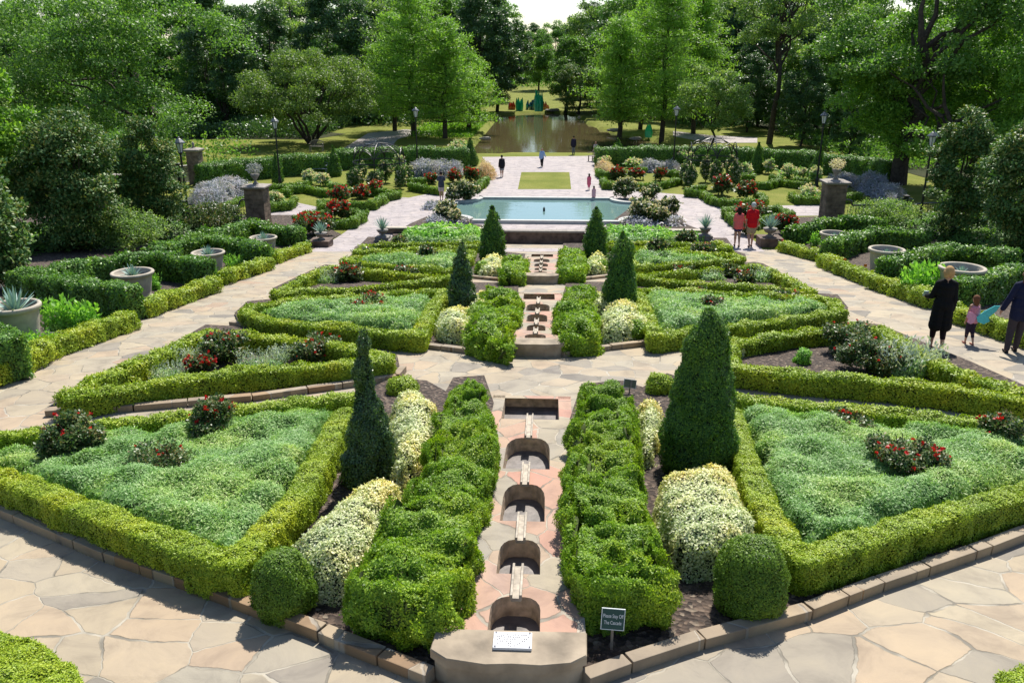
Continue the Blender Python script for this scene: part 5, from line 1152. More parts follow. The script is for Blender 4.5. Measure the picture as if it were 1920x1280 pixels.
# glass sculptures by the pond
def glassmat(n, c): M[n] = plain(n, c, .12, .1, 4, bump=0, spec=1.)
glassmat('green_glass', (.03, .6, .28)); glassmat('red_glass', (.6, .05, .02)); glassmat('blue_glass', (.03, .12, .2)); glassmat('orange_glass', (.6, .2, .08))
def reeds(px, by, wpx, ytop, n, m, label):
    p = P(px, by); p.z = 0; n = n * 2; W = size_at(p, wpx); H = height_to(p, ytop); r0 = random.Random(px); mb = MB()
    for i in range(n):
        x = r0.uniform(-W / 2, W / 2); y = r0.uniform(-W / 3, W / 3); h = H * r0.uniform(.55, 1); l = r0.uniform(-.12, .12) * h
        mb.tube([(x, y, 0), (x + l * .4, y, h * .5), (x + l, y, h)], [.2, .26, .04], 6)
    o = mb.build('glass_sculpture', M[m], label=label, cat='sculpture', group='glass reed sculptures at the pond'); o.location = p
reeds(1011, 209, 14, 166, 7, 'green_glass', 'tall bright green glass reeds at the far pond edge'); reeds(958, 206, 12, 190, 5, 'red_glass', 'red glass reeds at the far left pond edge')
reeds(996, 206, 16, 186, 6, 'blue_glass', 'blue glass reeds left of the tall green ones'); reeds(1022, 206, 10, 190, 5, 'orange_glass', 'orange glass reeds right of the tall green ones')
reeds(974, 208, 10, 182, 4, 'green_glass', 'small green glass reeds next to the red ones'); reeds(1214, 258, 9, 226, 2, 'green_glass', 'green glass reeds under the right cypresses')
for x, y, w_, lab in [(1035, 208, 30, 'flat pale rocks at the far pond edge'), (1150, 246, 30, 'pale rock shelf on the right pond bank'), (1085, 222, 10, 'pale rock on the right pond bank, far one'), (908, 262, 26, 'dark rocks on the left pond bank'), (1190, 262, 26, 'pale rocks under the right cypresses')]:
    p = P(x, y); p.z = -.1; W = size_at(p, w_); c = core_dome((0, 0, 0), W / 2, W / 4, .45, .18, 1.2, squash=3); o = link('pond_rock', mesh('pond_rock', c[0], c[1], M['capstone']), label=lab, cat='rock', group='rocks on the pond bank'); o.location = p

# ================================================================== PEOPLE
def capsule(bm, a, b, ra, rb, n=10):
    a, b = Vector(a), Vector(b); d = b - a; L = d.length
    u = d.normalized() if L > 1e-6 else Vector((0, 0, 1)); s = u.orthogonal().normalized(); t = u.cross(s); rows = []
    for k in range(5): an = -math.pi / 2 + k * math.pi / 8; rows.append((a + u * ra * math.sin(an), ra * math.cos(an)))
    for k in range(4): an = (k + 1) * math.pi / 8; rows.append((b + u * rb * math.sin(an), max(.0005, rb * math.cos(an)))) if k < 4 else 0
    rows.insert(5, (b, rb)); rows[0] = (rows[0][0], .0005)
    R_ = [[bm.verts.new(c + (s * math.cos(2 * math.pi * j / n) + t * math.sin(2 * math.pi * j / n)) * r) for j in range(n)] for c, r in rows]
    for p, q in zip(R_, R_[1:]):
        for j in range(n): bm.faces.new((p[j], p[(j + 1) % n], q[(j + 1) % n], q[j]))
    bm.faces.new(R_[0][::-1]); bm.faces.new(R_[-1])
def ell(bm, c, r):
    M_ = Matrix.Translation(c) @ Matrix.Diagonal((*r, 1)); bmesh.ops.create_uvsphere(bm, u_segments=14, v_segments=10, radius=1, matrix=M_)
def fuse(name, bm, voxel, m, parent, smooth=3):
    me = bpy.data.meshes.new(name); bmesh.ops.recalc_face_normals(bm, faces=bm.faces[:]); bm.to_mesh(me); bm.free(); o = bpy.data.objects.new(name, me); COL.objects.link(o)
    md = o.modifiers.new('r', 'REMESH'); md.mode = 'VOXEL'; md.voxel_size = voxel; md.use_smooth_shade = True
    sm = o.modifiers.new('s', 'SMOOTH'); sm.iterations = smooth; sm.factor = .5
    dg = bpy.context.evaluated_depsgraph_get(); me2 = bpy.data.meshes.new_from_object(o.evaluated_get(dg)); bpy.data.objects.remove(o); me2.materials.clear(); me2.materials.append(m); me2.name = name
    me2.polygons.foreach_set('use_smooth', np.ones(len(me2.polygons), dtype=bool))
    return link(name, me2, parent)
def cloth(n, c):
    if n not in M: M[n] = plain(n, c, .85, .12, 25, bump=.2, spec=.2)
    return M[n]
M['skin'] = plain('skin', (.45, .25, .17), .5, .08, 10, bump=0)
PC = 0
def person(px, py, ytop, rz, label, top, bottom, hair, build=1., topkind='shirt', botkind='trousers', arms=None, legs=None, hairkind='short', shoes=(.02, .02, .02), extra=None, sit=0, child=False, base=None, female=False):
    """faces local +Y. arms: [(elbow),(hand)] per side in units of height from the shoulder"""
    p = base or G(px, py); H = height_to(p, ytop); t = empty('person', p, rz, label=label, cat='person'); H = max(.6, H)
    near = depth(p) < 25; vx = .0085 if near else .016
    hs = 1.22 if child else 1.
    if sit: H = H * sit
    S = lambda *v: Vector(v) * H
    global PC; PC += 1; pid = 'p%02d_' % PC
    kw = .049 if not female else .046; shw = (.090 if not female else .080) * (.55 + .45 * build)
    b = bmesh.new()
    hc = S(0, .008, .935 - .012 * (hs - 1)); hr = .058 * hs
    ell(b, hc, (hr * H * .86, hr * H * 1.02, hr * H * 1.16)); ell(b, hc + S(0, .018, -.03), (hr * H * .62, hr * H * .7, hr * H * .7))      # skull, jaw
    capsule(b, hc + S(0, .05 * hs, .0), hc + S(0, .06 * hs, -.012), .008 * H, .010 * H)                                   # nose
    for s in (-1, 1): ell(b, hc + S(s * .05 * hs, -.002, -.005), (.008 * H, .014 * H, .02 * H))                             # ears
    capsule(b, S(0, 0, .815), S(0, .004, .90), .032 * H, .029 * H)
    ell(b, S(0, 0, .765), (shw * 1.0 * H, .062 * H * build, .065 * H)); ell(b, S(0, .0, .70), (.088 * H * build, .06 * H * build, .09 * H)); ell(b, S(0, 0, .62), (.075 * H * build, .055 * H * build, .07 * H)); ell(b, S(0, -.008, .54), (.09 * H * build, .064 * H * build, .06 * H))
    A = arms or [((.03, .0, -.17), (.035, .03, -.33)), ((.03, .0, -.17), (.035, .03, -.33))]
    joints = {}
    for i, s in enumerate((-1, 1)):
        s0 = S(s * shw, 0, .80); e, h = A[i]; el = s0 + S(s * e[0], e[1], e[2]); ha = s0 + S(s * h[0], h[1], h[2]); joints['a%d' % i] = (s0, el, ha)
        capsule(b, S(s * .02, 0, .835), s0, .026 * H, .027 * H); capsule(b, s0, el, .027 * H, .021 * H); capsule(b, el, ha, .021 * H, .014 * H)
        d = (ha - el).normalized(); pl_ = ha + d * .03 * H; capsule(b, ha, pl_, .015 * H, .016 * H)
        sd = Vector((s, 0, 0)) if abs(d.z) > .5 else Vector((0, 0, 1)); fw = d.cross(sd).normalized()
        for f in range(4):
            r0 = pl_ + fw * (f - 1.5) * .0085 * H; L_ = (.036, .042, .039, .031)[f] * H; k = r0 + d * L_ * .55; capsule(b, r0, k, .0052 * H, .005 * H, 6); capsule(b, k, k + (d * .8 - sd * .45).normalized() * L_ * .5, .005 * H, .004 * H, 6)
        capsule(b, ha + d * .008 * H, ha + d * .03 * H + fw * .028 * H, .0065 * H, .0052 * H, 6)
    Lg = legs or [((.0, .012, .285), (.0, -.01, .045)), ((.0, .012, .285), (.0, -.01, .045))]
    for i, s in enumerate((-1, 1)):
        h0 = S(s * kw, 0, .52); k_, a_ = Lg[i]; kn = S(s * kw * .95 + k_[0], k_[1], k_[2]); an = S(s * kw * .85 + a_[0], a_[1], a_[2]); joints['l%d' % i] = (h0, kn, an)
        capsule(b, h0, kn, .05 * H * build, .032 * H * build); capsule(b, kn, kn.lerp(an, .35), .031 * H * build, .032 * H * build); capsule(b, kn.lerp(an, .35), an, .03 * H, .018 * H); capsule(b, an, an + S(0, .0, -.02), .018 * H, .02 * H); capsule(b, an + S(0, -.01, -.028), an + S(0, .085, -.03), .018 * H, .014 * H)
    body = fuse('body', b, vx, M['skin'], t)
    g_ = .010 * H
    # top
    b = bmesh.new(); tc = cloth(pid + 'top', top)
    lo = {'shirt': .49, 'coat': .30, 'jacket': .44, 'dress': .36, 'tank': .50}[topkind]
    ell(b, S(0, 0, .765), (shw * 1.06 * H + g_, .066 * H * build + g_, .06 * H)); ell(b, S(0, .0, .70), (.092 * H * build + g_, .062 * H * build + g_, .1 * H)); ell(b, S(0, 0, .62), (.08 * H * build + g_, .06 * H * build + g_, .08 * H))
    ell(b, S(0, -.008, .55), (.096 * H * build + g_, .07 * H * build + g_, .075 * H))
    nn = 5
    for k in range(nn):
        z = .62 + (lo - .62) * (k + 1) / nn; fl_ = 1 + (.18 if topkind in ('coat', 'dress') else .02) * (k + 1) / nn
        for s in (-1, 1): capsule(b, S(s * .038 * fl_, -.006, z + .02), S(s * .040 * fl_, -.006, z + .005), (.060 * fl_ * build) * H + g_ * .6, (.060 * fl_ * build) * H + g_ * .6)
    if topkind != 'tank':
        for i, s in enumerate((-1, 1)):
            s0, el, ha = joints['a%d' % i]; capsule(b, S(s * .018, 0, .828), s0, .027 * H + g_ * .8, .029 * H + g_ * .8)
            if topkind in ('coat', 'jacket'): capsule(b, s0, el, .030 * H + g_ * .9, .025 * H + g_ * .8); capsule(b, el, ha - (ha - el) * .08, .026 * H + g_, .02 * H + g_)
            else: capsule(b, s0, s0.lerp(el, .75), .030 * H + g_ * .9, .030 * H + g_ * .9)
    fuse({'shirt': 'shirt', 'coat': 'coat', 'jacket': 'jacket', 'dress': 'dress', 'tank': 'top'}[topkind], b, vx, tc, t)
    if botkind != 'none':
        b = bmesh.new(); ell(b, S(0, -.006, .535), (.094 * H * build + g_ * .6, .067 * H * build + g_ * .6, .055 * H)); fr_ = {'trousers': .97, 'capri': .55, 'shorts': 0}[botkind]
        for i in (0, 1):
            h0, kn, an = joints['l%d' % i]
            if botkind == 'shorts': capsule(b, h0, h0.lerp(kn, .72 if not female else .4), .053 * H * build + g_, .047 * H * build + g_)
            else: capsule(b, h0, kn, .052 * H * build + g_ * .5, .034 * H * build + g_ * .6); capsule(b, kn, kn.lerp(an, fr_), .034 * H * build + g_ * .6, .028 * H + g_ * .3)
        fuse({'trousers': 'trousers', 'capri': 'leggings', 'shorts': 'shorts'}[botkind], b, vx, cloth(pid + 'bot', bottom), t)
    for i in (0, 1):
        an = joints['l%d' % i][2]; b = bmesh.new(); capsule(b, an + S(0, -.014, -.03), an + S(0, .088, -.034), .021 * H, .017 * H); fuse('shoe', b, vx, cloth(pid + 'shoe', shoes), t)
    # hair and face
    b = bmesh.new(); ell(b, hc + S(0, -.010, .012), (hr * H * .93, hr * H * 1.02, hr * H * 1.14))
    if hairkind == 'long':
        capsule(b, hc + S(0, -.035, 0), hc + S(0, -.045, -.10), .046 * H, .036 * H)
        for s in (-1, 1): capsule(b, hc + S(s * .025, -.03, 0), hc + S(s * .03, -.035, -.09), .035 * H, .022 * H)
    if hairkind == 'bob':
        for s in (-1, 1): capsule(b, hc + S(s * .022, -.022, 0), hc + S(s * .026, -.022, -.04), .04 * H, .03 * H)
    fuse('cap' if hairkind == 'cap' else 'hair', b, vx, cloth(pid + 'hair', hair), t, 2)
    if near:
        for s in (-1, 1):
            b = bmesh.new(); ell(b, hc + S(s * .021, .052, .002), (.007 * H, .004 * H, .005 * H)); fuse('eye', b, .004, cloth('eye', (.05, .04, .03)), t, 1)
        b = bmesh.new(); capsule(b, hc + S(-.014, .052, -.035), hc + S(.014, .052, -.035), .004 * H, .004 * H); fuse('mouth', b, .004, cloth('lips', (.4, .12, .1)), t, 1)
    if extra: extra(t, S, joints, H)
    return t
walk1 = [((.0, .035, .285), (.0, .05, .045)), ((.0, .02, .29), (.0, -.085, .055))]
walk2 = [((.0, .02, .29), (.0, -.085, .055)), ((.0, .035, .285), (.0, .055, .045))]
def papers(t, S, j, H):
    s0, el, ha = j['a0']; b = MB().box(ha + S(-.01, .03, .02), (.09, .012, .14), rot=Matrix.Rotation(.5, 4, 'X')); b.build('leaflet', cloth('leaflet', (.55, .7, .72)), t)
def wings(t, S, j, H):
    for s, nm, c in ((1, 'wing', (.12, .62, .66)), (-1, 'wing', (.7, .35, .5))):
        bm = bmesh.new(); pts = [(.0, .60), (.12, .72), (.30, .84), (.40, .84), (.34, .72), (.22, .60), (.26, .52), (.16, .46), (.04, .50)] if s == 1 else [(.0, .62), (.10, .70), (.20, .72), (.22, .62), (.16, .56), (.18, .50), (.10, .46), (.03, .50)]
        f = bm.faces.new([bm.verts.new(S(s * x, -.10 - .12 * x, z)) for x, z in pts]); r = bmesh.ops.extrude_face_region(bm, geom=[f]); bmesh.ops.translate(bm, verts=[v for v in r['geom'] if isinstance(v, bmesh.types.BMVert)], vec=(0, -.012, 0)); bmesh.ops.recalc_face_normals(bm, faces=bm.faces[:])
        me = bpy.data.meshes.new(nm); bm.to_mesh(me); bm.free(); me.materials.append(cloth('wing%d' % s, c)); link(nm, me, t)
person(1754, 655, 500, R(-12), 'woman in a knee-length black coat and black leggings walking, holding a leaflet', (.006, .006, .007), (.02, .01, .012), (.45, .28, .13), topkind='coat', botkind='capri', hairkind='bob', female=True, build=1.08,
       arms=[((.05, .02, -.16), (.07, .16, -.2)), ((.02, -.02, -.17), (.02, .02, -.32))], legs=[((-.01, .03, .285), (-.012, .04, .045)), ((.0, .01, .285), (.012, -.05, .045))], extra=papers, shoes=(.25, .05, .04))
person(1815, 645, 555, R(5), 'small child wearing turquoise and pink toy wings and dark leggings', (.6, .25, .33), (.03, .02, .04), (.16, .07, .035), topkind='tank', botkind='capri', hairkind='long', child=True, build=1.15, extra=wings, legs=walk1, shoes=(.3, .1, .08), female=True)
person(1898, 660, 503, R(-8), 'woman in a navy jacket and grey trousers walking at the right edge', (.012, .015, .045), (.05, .04, .045), (.12, .05, .025), topkind='jacket', botkind='trousers', hairkind='long', female=True, build=1.12, legs=[((-.02, .0, .285), (-.05, -.06, .05)), ((.0, .03, .285), (.0, .04, .045))],
       arms=[((.06, -.0, -.16), (.10, .03, -.30)), ((.03, .0, -.17), (.035, .03, -.33))])
person(1381, 462, 388, R(0), 'woman in a salmon top and navy shorts walking beside the man in red', (.75, .14, .14), (.03, .035, .10), (.02, .012, .01), topkind='shirt', botkind='shorts', hairkind='long', female=True, build=1.05, legs=walk1)
person(1406, 463, 380, R(0), 'man in a red shirt, khaki shorts and pale cap walking on the right path', (.55, .008, .015), (.34, .27, .17), (.5, .5, .5), build=1.12, botkind='shorts', hairkind='cap', legs=walk2)
person(828, 375, 322, R(8), 'man in a dark shirt and light shorts taking a photograph left of the pool', (.05, .06, .09), (.5, .42, .42), (.03, .02, .02), build=1.1, botkind='shorts', arms=[((.04, .08, -.13), (-.02, .16, -.0)), ((.04, .08, -.13), (-.05, .16, -.0))])
person(941, 332, 291, R(20), 'man in a dark hooded top and grey shorts standing at the left of the plaza', (.012, .014, .022), (.22, .24, .28), (.01, .01, .01), build=1.2, topkind='jacket', botkind='shorts')
person(1016, 313, 278, R(170), 'person in a light blue shirt and black trousers walking toward the viewer on the plaza', (.25, .38, .62), (.01, .01, .012), (.35, .28, .2), build=1.1, topkind='jacket', arms=[((.06, .03, -.15), (.12, .08, -.24)), ((.03, .0, -.17), (.035, .03, -.33))], legs=walk1)
person(1075, 290, 255, R(10), 'person in a dark jacket and grey trousers standing on the grass by the pond', (.02, .018, .04), (.16, .16, .19), (.02, .015, .01), build=1.15, topkind='jacket')
person(1104, 356, 326, R(10), 'little girl with long dark hair in a pink outfit standing by the pool', (.6, .12, .2), (.6, .15, .25), (.03, .015, .012), topkind='dress', botkind='capri', hairkind='long', child=True, female=True, build=1.15)
pk = Vector((P(1113, 376).x, yb + .16, -.08))
person(1113, 376, 349, R(10), 'little girl in a pink and white dress sitting on the pool rim', (.7, .35, .4), (.6, .15, .25), (.03, .015, .012), topkind='dress', botkind='none', hairkind='long', child=True, female=True, build=1.2, base=pk, legs=[((.0, .12, .46), (.0, .14, .24)), ((.0, .12, .46), (.0, .14, .24))])
person(1116, 296, 266, R(-20), 'person in a pale grey patterned top half hidden by plume grass at the plaza corner', (.35, .3, .32), (.12, .12, .14), (.35, .2, .14), build=1.1)
# satchel on the arm of the man in light blue

# ================================================================== TREES
def limb(mb, a, b, ra, rb, wob=.12, n=5, seg=6):
    a, b = Vector(a), Vector(b); L = (b - a).length; pts = []
    for k in range(n + 1):
        u = k / n; pts.append(a.lerp(b, u) + Vector((random.uniform(-1, 1), random.uniform(-1, 1), random.uniform(-.4, .6))) * L * wob * math.sin(math.pi * u) * .6)
    mb.tube(pts, [ra + (rb - ra) * (k / n) for k in range(n + 1)], seg); return pts
def crown_leaves(C, Rr, n, s, asp=.6, drop=.0, up=.25):
    """leaves on the skins of many small clumps"""
    w_ = Rr ** 2; idx = rng.choice(len(C), n, p=w_ / w_.sum()); d = rvec(n); d[:, 2] = np.where(d[:, 2] < -.3, -d[:, 2] * .7, d[:, 2]); d = unit(d)
    Pt = C[idx] + d * (Rr[idx] * (.55 + .5 * rng.random(n)))[:, None] * np.array([1, 1, .72]); Pt += rvec(n) * s * .6
    D = unit(rvec(n) + d * .35 + np.array([0, 0, up - drop])); return leafquads(Pt, D, s * (.6 + .8 * rng.random(n)), asp, d * .8 + np.array([0, 0, .8]))
def make_tree(name, kind, H, W, m, n, s, label, cat='tree', group=None, trunk_r=.28, clear=.25, ncl=60, cr=.16, lean=(0, 0), vine=False, limbs=9, shape=1.0, multi=0, gap=.0):
    """trunk with limbs + a crown of leaf clumps; everything relative to the base"""
    t = empty(name, (0, 0, 0), label=label, cat=cat, group=group); mb = MB(); C, Rr = [], []
    top = Vector((lean[0], lean[1], H * (.8 if kind != 'cyp' else .97)))
    if multi:
        for i in range(multi):
            a = 2 * math.pi * i / multi + .4; b = Vector((math.cos(a) * W * .28, math.sin(a) * W * .28, H * .62)); limb(mb, (math.cos(a) * .15, math.sin(a) * .15, -.1), b, trunk_r * .55, trunk_r * .15, .1, 6)
    else: limb(mb, (0, 0, -.2), top, trunk_r, trunk_r * .15, .05 if kind == 'cyp' else .1, 8, 9)
    if kind == 'cyp':      # tiers of near-horizontal sprays around a straight stem
        nt_ = 21
        for i in range(nt_):
            z = H * (clear + (1 - clear) * (i + .3) / nt_); u = (z / H - clear) / (1 - clear); rad = W / 2 * ((1 - u) ** .62 * .92 + .06) * (1 if u > .12 else .8); k = 7 if u < .8 else 4
            for j in range(k):
                a = random.random() * 6.28; L = rad * random.uniform(.5, 1.25); e = Vector((math.cos(a) * L, math.sin(a) * L, z + L * random.uniform(-.02, .28)))
                mb.tube([(0, 0, z), (e.x * .5, e.y * .5, z + (e.z - z) * .65), e], [.05, .03, .01], 4, cap=False)
                for q in np.linspace(.25, 1.05, 5): C.append((e.x * q + random.uniform(-.2, .2), e.y * q + random.uniform(-.2, .2), z + (e.z - z) * q)); Rr.append(.42 + .4 * (1 - q) + .028 * W)
    else:
        zc = H * (clear + (1 - clear) * .5); hz = H * (1 - clear) / 2
        while len(C) < ncl:
            d = rvec(1)[0]; q = rng.random() ** .33
            if q < .45: continue
            x, y, z = d[0] * W / 2 * q, d[1] * W / 2 * q, d[2] * hz * q
            taper = 1 - (shape - 1) * max(0, z / hz) * .6; x *= taper; y *= taper
            if noise(np.array([[x, y, z]]), 2.2 / W, 11 + len(name) + int(H * 3))[0] < -.35 + gap: continue
            C.append((x + lean[0] * .8, y + lean[1] * .8, zc + z)); Rr.append(cr * W * random.uniform(.55, 1.15))
        for i in range(limbs):
            c = Vector(C[int(i * len(C) / limbs)]); s0 = Vector((lean[0], lean[1], 0)) * .5 + Vector((0, 0, H * random.uniform(clear * .8, .6)))
            if multi: s0 = Vector((c.x * .25, c.y * .25, H * .35))
            else: s0 = Vector((0, 0, -.2)).lerp(top, s0.z / top.z)
            limb(mb, s0, c, trunk_r * .4, .02, .16, 6, 5)
    mb.build('trunk', M['bark'], t)
    C, Rr = np.array(C), np.array(Rr); V, F = crown_leaves(C, Rr, n, s, .6 if kind != 'cyp' else .3, up=.25 if kind != 'cyp' else .05)
    link('crown', mesh('crown', V, F, M[m]), t)
    if vine: 
        k = 2600; u = rng.random(k); Pt = np.stack([lean[0] * u, lean[1] * u, H * .7 * u], 1) + rvec(k) * (trunk_r * 1.5); V, F = leafquads(Pt, rvec(k), .22, .7); link('ivy', mesh('ivy', V, F, M['t_oak']), t)
    return t
def put(src, loc, rz, label, sc=1., sz=None, group=None):
    o = src.copy(); COL.objects.link(o); o.location = loc; o.rotation_euler = (0, 0, rz); o.scale = (sc, sc, sz or sc); o['label'] = label
    if group: o['group'] = group
    elif 'group' in o: del o['group']
    for ch in list(src.children): c = ch.copy(); COL.objects.link(c); c.parent = o
    return o
def place(t, px, D, rz=0.): t.location = col_at(px, D); t.rotation_euler = (0, 0, rz); return t
def hpx(px, D, ytop): return height_to(col_at(px, D), ytop)

# --- near magnolias and shrubs at the sides
def magnolia(px, by, w_, ytop, label, n=26000, s=.12, m='t_mag', ncl=130, clear=.0, cr=.16, shape=1.6, **k):
    p = G(px, by); H = height_to(p, ytop); W = size_at(p, w_); t = make_tree('magnolia', 'broad', H * 1.0, W, m, n, s, label, trunk_r=.09, clear=clear, ncl=ncl, cr=cr, shape=shape, **k); t.location = p; return t
magnolia(150, 470, 190, 205, 'wide dark glossy magnolia second from the left edge', n=50000)
magnolia(292, 452, 110, 222, 'slim glossy magnolia left of the nearest left lamp', n=30000, ncl=80, cr=.2)
magnolia(-10, 545, 150, 285, 'dark glossy magnolia cut by the left edge', n=22000)
magnolia(1785, 452, 118, 190, 'tall glossy magnolia right of the nearest right lamp', n=38000, ncl=90)
magnolia(1905, 490, 180, 235, 'broad glossy magnolia at the right edge', n=42000)
magnolia(1950, 440, 190, 330, 'pale leafy shrub behind the fence at the right edge', m='t_pale', n=12000)
magnolia(245, 470, 130, 395, 'low silvery shrub on the fence between two magnolias on the left', m='t_pale', n=9000, s=.09)
magnolia(395, 428, 110, 388, 'low flowering shrub row behind the near left rail', m='rose', n=9000, s=.09)
magnolia(1660, 420, 130, 382, 'low leafy shrub row behind the near right rail', m='t_pale', n=9000, s=.09)
magnolia(1800, 415, 90, 350, 'grey-green shrub behind the right magnolia', m='t_pale', n=8000, s=.1)
magnolia(235, 370, 120, 250, 'small green tree over the left pillar', m='t_oak', n=12000, s=.14)
magnolia(30, 470, 150, 110, 'bright green leafy tree at the left edge above the magnolias', m='t_bright', n=26000, s=.15, ncl=80)
# --- named trees
t = place(make_tree('leaning_tree', 'broad', hpx(300, 62, -20), 17, 't_oak', 60000, .2, 'big vine-covered leaning tree on the left lawn', trunk_r=.42, clear=.12, ncl=150, cr=.1, lean=(-2.2, 0), vine=True, limbs=16, gap=.1), 312, 62)
t = place(make_tree('round_tree', 'broad', hpx(590, 78, 102), 12.6, 't_oak2', 60000, .17, 'broad rounded multi-stemmed tree on the left lawn beyond the back hedge', multi=6, trunk_r=.3, clear=.12, ncl=150, cr=.095, limbs=16), 585, 78)
cyp = []
for px, D, yt, w_, lab in [(835, 84, 40, 8.6, 'feathery bald cypress nearest the pond on the left'), (775, 86, -30, 9.5, 'tallest feathery bald cypress of the left group'), (880, 92, 105, 6.5, 'short feathery bald cypress leaning over the left pond edge'), (740, 92, 30, 7.5, 'bald cypress at the back of the left group'),
                           (1160, 84, 40, 8.4, 'pale feathery bald cypress nearest the pond on the right'), (1240, 82, -70, 8.0, 'tallest dark-stemmed bald cypress right of the pond'), (1200, 95, -10, 7.5, 'bald cypress between the two right ones, standing farther back'), (1300, 90, -30, 7, 'bald cypress at the back of the right group')]:
    t = place(make_tree('bald_cypress', 'cyp', hpx(px, D, yt), w_ * 1.22, 't_cyp', 30000, .25, lab, group='bald cypresses framing the pond', trunk_r=.26, clear=.13), px, D, random.random() * 6)
t = place(make_tree('maple_tree', 'broad', hpx(1720, 50, 80), 11.5, 't_bright', 52000, .17, 'bright green broad-leaved tree overhanging the right back hedge', trunk_r=.3, clear=.2, ncl=120, cr=.1, lean=(-1., 0), limbs=14, gap=.12), 1765, 52)
t = place(make_tree('shade_tree', 'broad', 15, 12, 't_oak', 40000, .2, 'thick-trunked tree where the right back hedge ends', trunk_r=.55, clear=.35, ncl=110, cr=.1, limbs=12), 1684, 55)
t = place(make_tree('slender_tree', 'broad', 17, 11, 't_pale', 22000, .22, 'open tree with a bare forked trunk behind the right arbour', trunk_r=.3, clear=.45, ncl=80, cr=.085, limbs=20), 1442, 80)
t = place(make_tree('small_tree', 'broad', hpx(1335, 74, 120), 6.5, 't_pale', 16000, .18, 'small pale airy tree right of the right cypresses', trunk_r=.12, clear=.2, ncl=60, cr=.11), 1335, 74)
t = place(make_tree('shade_tree', 'broad', 12, 9, 't_bright', 24000, .2, 'green tree with two dark trunks at the right edge', trunk_r=.32, clear=.35, ncl=80, cr=.11, multi=2), 1880, 58)
t = place(make_tree('magnolia', 'broad', 7, 6, 't_mag', 16000, .2, 'dark magnolia at the right bank of the pond', trunk_r=.2, clear=.02, ncl=60, cr=.15), 1085, 118)
t = place(make_tree('drooping_tree', 'broad', hpx(1045, 118, 60), 9, 't_oak', 26000, .24, 'dark tapering tree above the right end of the pond', trunk_r=.25, clear=.2, ncl=90, cr=.1, shape=1.6), 1060, 125)

# --- woodland behind: four kinds, copied with all their parts
KIND = {}
for nm, m, H, W, n, kw, desc in [('oak_tree', 't_oak', 20, 15, 30000, {}, 'mid green spreading'), ('dark_tree', 't_dark', 22, 13, 32000, dict(shape=1.25), 'dense dark'), ('pale_tree', 't_pale', 19, 13, 22000, dict(gap=.12), 'pale airy'), ('bright_tree', 't_bright', 17, 13, 26000, {}, 'fresh green')]:
    KIND[nm] = [make_tree(nm, 'broad', H, W, m, int(n * 1.25), .36, 'x', trunk_r=.35, clear=.04, ncl=150, cr=.1, limbs=12, **kw), H, desc, False]
ROWS = [  # (row name, [(px, D, ytop, kind)])
 ('front row of the woodland', [(60, 66, 40, 'pale_tree'), (170, 76, 60, 'oak_tree'), (430, 92, -30, 'dark_tree'), (520, 100, 10, 'dark_tree'), (470, 104, 60, 'oak_tree'), (690, 106, 40, 'dark_tree'), (390, 98, 40, 'oak_tree'), (610, 98, 80, 'oak_tree'), (640, 104, -40, 'dark_tree'), (720, 112, -20, 'pale_tree'), (900, 118, -20, 'dark_tree'), (932, 124, -25, 'dark_tree'), (860, 140, -40, 'dark_tree'), (1158, 128, -30, 'dark_tree'), (230, 112, -40, 'oak_tree'), (1010, 190, 62, 'oak_tree'),
   (1120, 135, -10, 'pale_tree'), (1180, 120, -20, 'oak_tree'), (1330, 112, -50, 'dark_tree'), (1420, 100, 40, 'dark_tree'), (1530, 92, -20, 'pale_tree'), (1600, 84, 20, 'oak_tree'), (1660, 96, 30, 'bright_tree'), (1800, 78, 10, 'bright_tree'), (1900, 70, -20, 'oak_tree'), (1500, 78, 110, 'dark_tree'), (1590, 70, 150, 'dark_tree'), (1400, 92, 100, 'dark_tree'), (1300, 104, 60, 'oak_tree'), (1240, 112, 20, 'dark_tree'), (1850, 66, 100, 'oak_tree'), (1555, 86, 60, 'oak_tree')]),
 ('middle row of the woodland', [(-60, 82, 0, 'oak_tree'), (90, 96, -10, 'oak_tree'), (250, 100, 10, 'pale_tree'), (350, 108, -60, 'oak_tree'), (560, 122, -60, 'pale_tree'), (680, 128, -60, 'dark_tree'), (800, 132, -40, 'oak_tree'), (905, 150, -30, 'oak_tree'), (1100, 165, 5, 'dark_tree'),
   (1150, 150, 20, 'dark_tree'), (1260, 135, -50, 'dark_tree'), (1380, 125, -60, 'pale_tree'), (1480, 118, -50, 'dark_tree'), (1580, 112, -60, 'pale_tree'), (1700, 105, 20, 'pale_tree'), (1780, 100, -50, 'oak_tree'), (1860, 96, -60, 'pale_tree'), (1980, 90, -60, 'dark_tree')]),
 ('back row of the woodland', [(-100, 120, -40, 'dark_tree'), (20, 125, 0, 'dark_tree'), (150, 130, 0, 'dark_tree'), (300, 135, -30, 'dark_tree'), (430, 140, -40, 'pale_tree'), (560, 150, -60, 'dark_tree'), (700, 160, -60, 'oak_tree'), (830, 175, -20, 'dark_tree'), (945, 230, 20, 'pale_tree'), (1000, 260, 52, 'dark_tree'), (1040, 250, 50, 'oak_tree'),
   (1120, 210, 20, 'oak_tree'), (1220, 180, -30, 'dark_tree'), (1340, 165, -60, 'oak_tree'), (1460, 155, -60, 'dark_tree'), (1600, 145, -40, 'dark_tree'), (1720, 140, 0, 'dark_tree'), (1850, 130, -60, 'oak_tree'), (2000, 125, -60, 'dark_tree')]),
]
ORD = ['first', 'second', 'third', 'fourth', 'fifth', 'sixth', 'seventh', 'eighth', 'ninth', 'tenth', 'eleventh', 'twelfth', 'thirteenth', 'fourteenth']
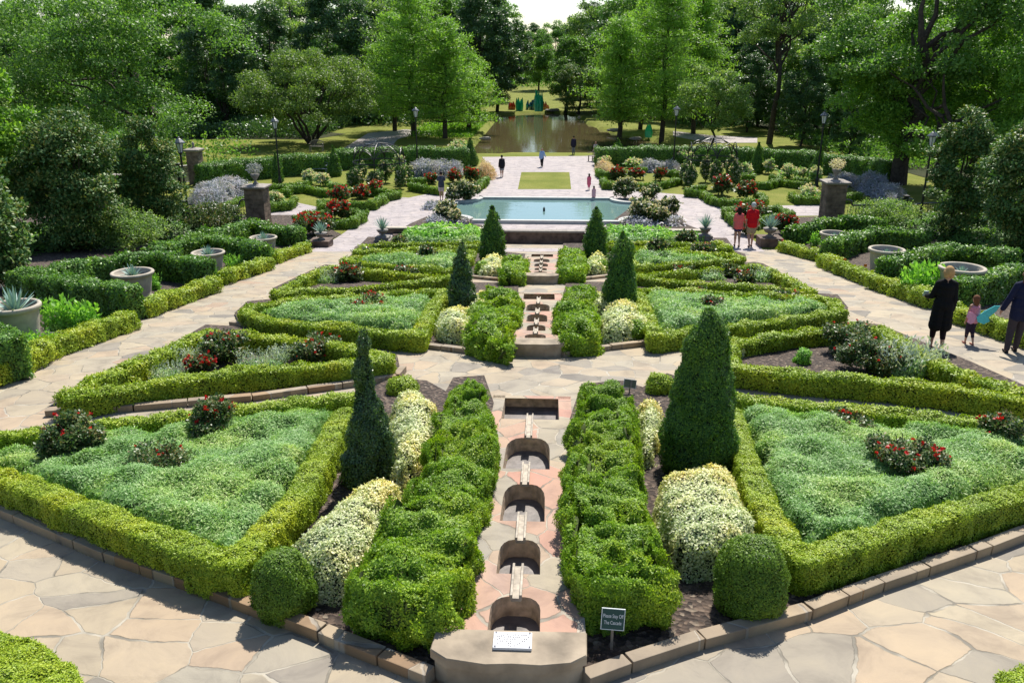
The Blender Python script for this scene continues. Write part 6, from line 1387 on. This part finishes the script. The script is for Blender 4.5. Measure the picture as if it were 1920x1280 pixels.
for row, L in ROWS:
    cnt = {}
    for px, D, yt, kd in sorted(L):
        k = KIND[kd]; h = hpx(px, D, yt); cnt[kd] = cnt.get(kd, 0) + 1
        lab = '%s tree, %s from the left in the %s' % (k[2], ORD[cnt[kd] - 1], row); sc = h / k[1]
        if not k[3]: o = k[0]; k[3] = True; o['label'] = lab; o['group'] = 'trees of the woodland behind the garden'; o.scale = (sc, sc, sc)
        else: o = put(k[0], (0, 0, 0), 0, lab, sc, group='trees of the woodland behind the garden')
        o.location = col_at(px, D) + Vector((0, 0, max(0, D - 165) * .012)); o.rotation_euler = (0, 0, (px * 7 + D) % 6.28)
# undergrowth: nobody could count it
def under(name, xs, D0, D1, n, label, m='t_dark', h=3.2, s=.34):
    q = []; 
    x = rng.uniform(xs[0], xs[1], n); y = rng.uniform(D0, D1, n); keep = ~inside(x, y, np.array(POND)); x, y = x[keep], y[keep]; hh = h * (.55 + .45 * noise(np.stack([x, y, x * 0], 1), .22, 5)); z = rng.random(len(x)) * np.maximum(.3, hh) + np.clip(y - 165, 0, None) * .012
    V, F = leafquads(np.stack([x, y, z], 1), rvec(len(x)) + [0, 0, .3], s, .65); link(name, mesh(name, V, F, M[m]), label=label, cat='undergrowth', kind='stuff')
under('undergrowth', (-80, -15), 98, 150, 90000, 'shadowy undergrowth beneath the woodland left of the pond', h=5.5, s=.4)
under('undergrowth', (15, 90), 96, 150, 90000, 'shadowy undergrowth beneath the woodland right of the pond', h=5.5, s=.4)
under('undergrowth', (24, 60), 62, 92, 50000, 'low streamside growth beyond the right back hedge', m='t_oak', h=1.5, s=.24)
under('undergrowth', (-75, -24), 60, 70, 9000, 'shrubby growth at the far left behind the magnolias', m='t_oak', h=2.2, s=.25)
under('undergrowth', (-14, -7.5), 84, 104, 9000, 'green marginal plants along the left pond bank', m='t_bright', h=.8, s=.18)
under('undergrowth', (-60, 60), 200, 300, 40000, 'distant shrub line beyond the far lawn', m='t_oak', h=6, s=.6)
under('undergrowth', (-80, -23), 83, 99, 60000, 'dark low growth standing in for tree shade at the edge of the left lawn', h=2.2, s=.3)  # dark leaves added where tree shade falls across the lawn edge
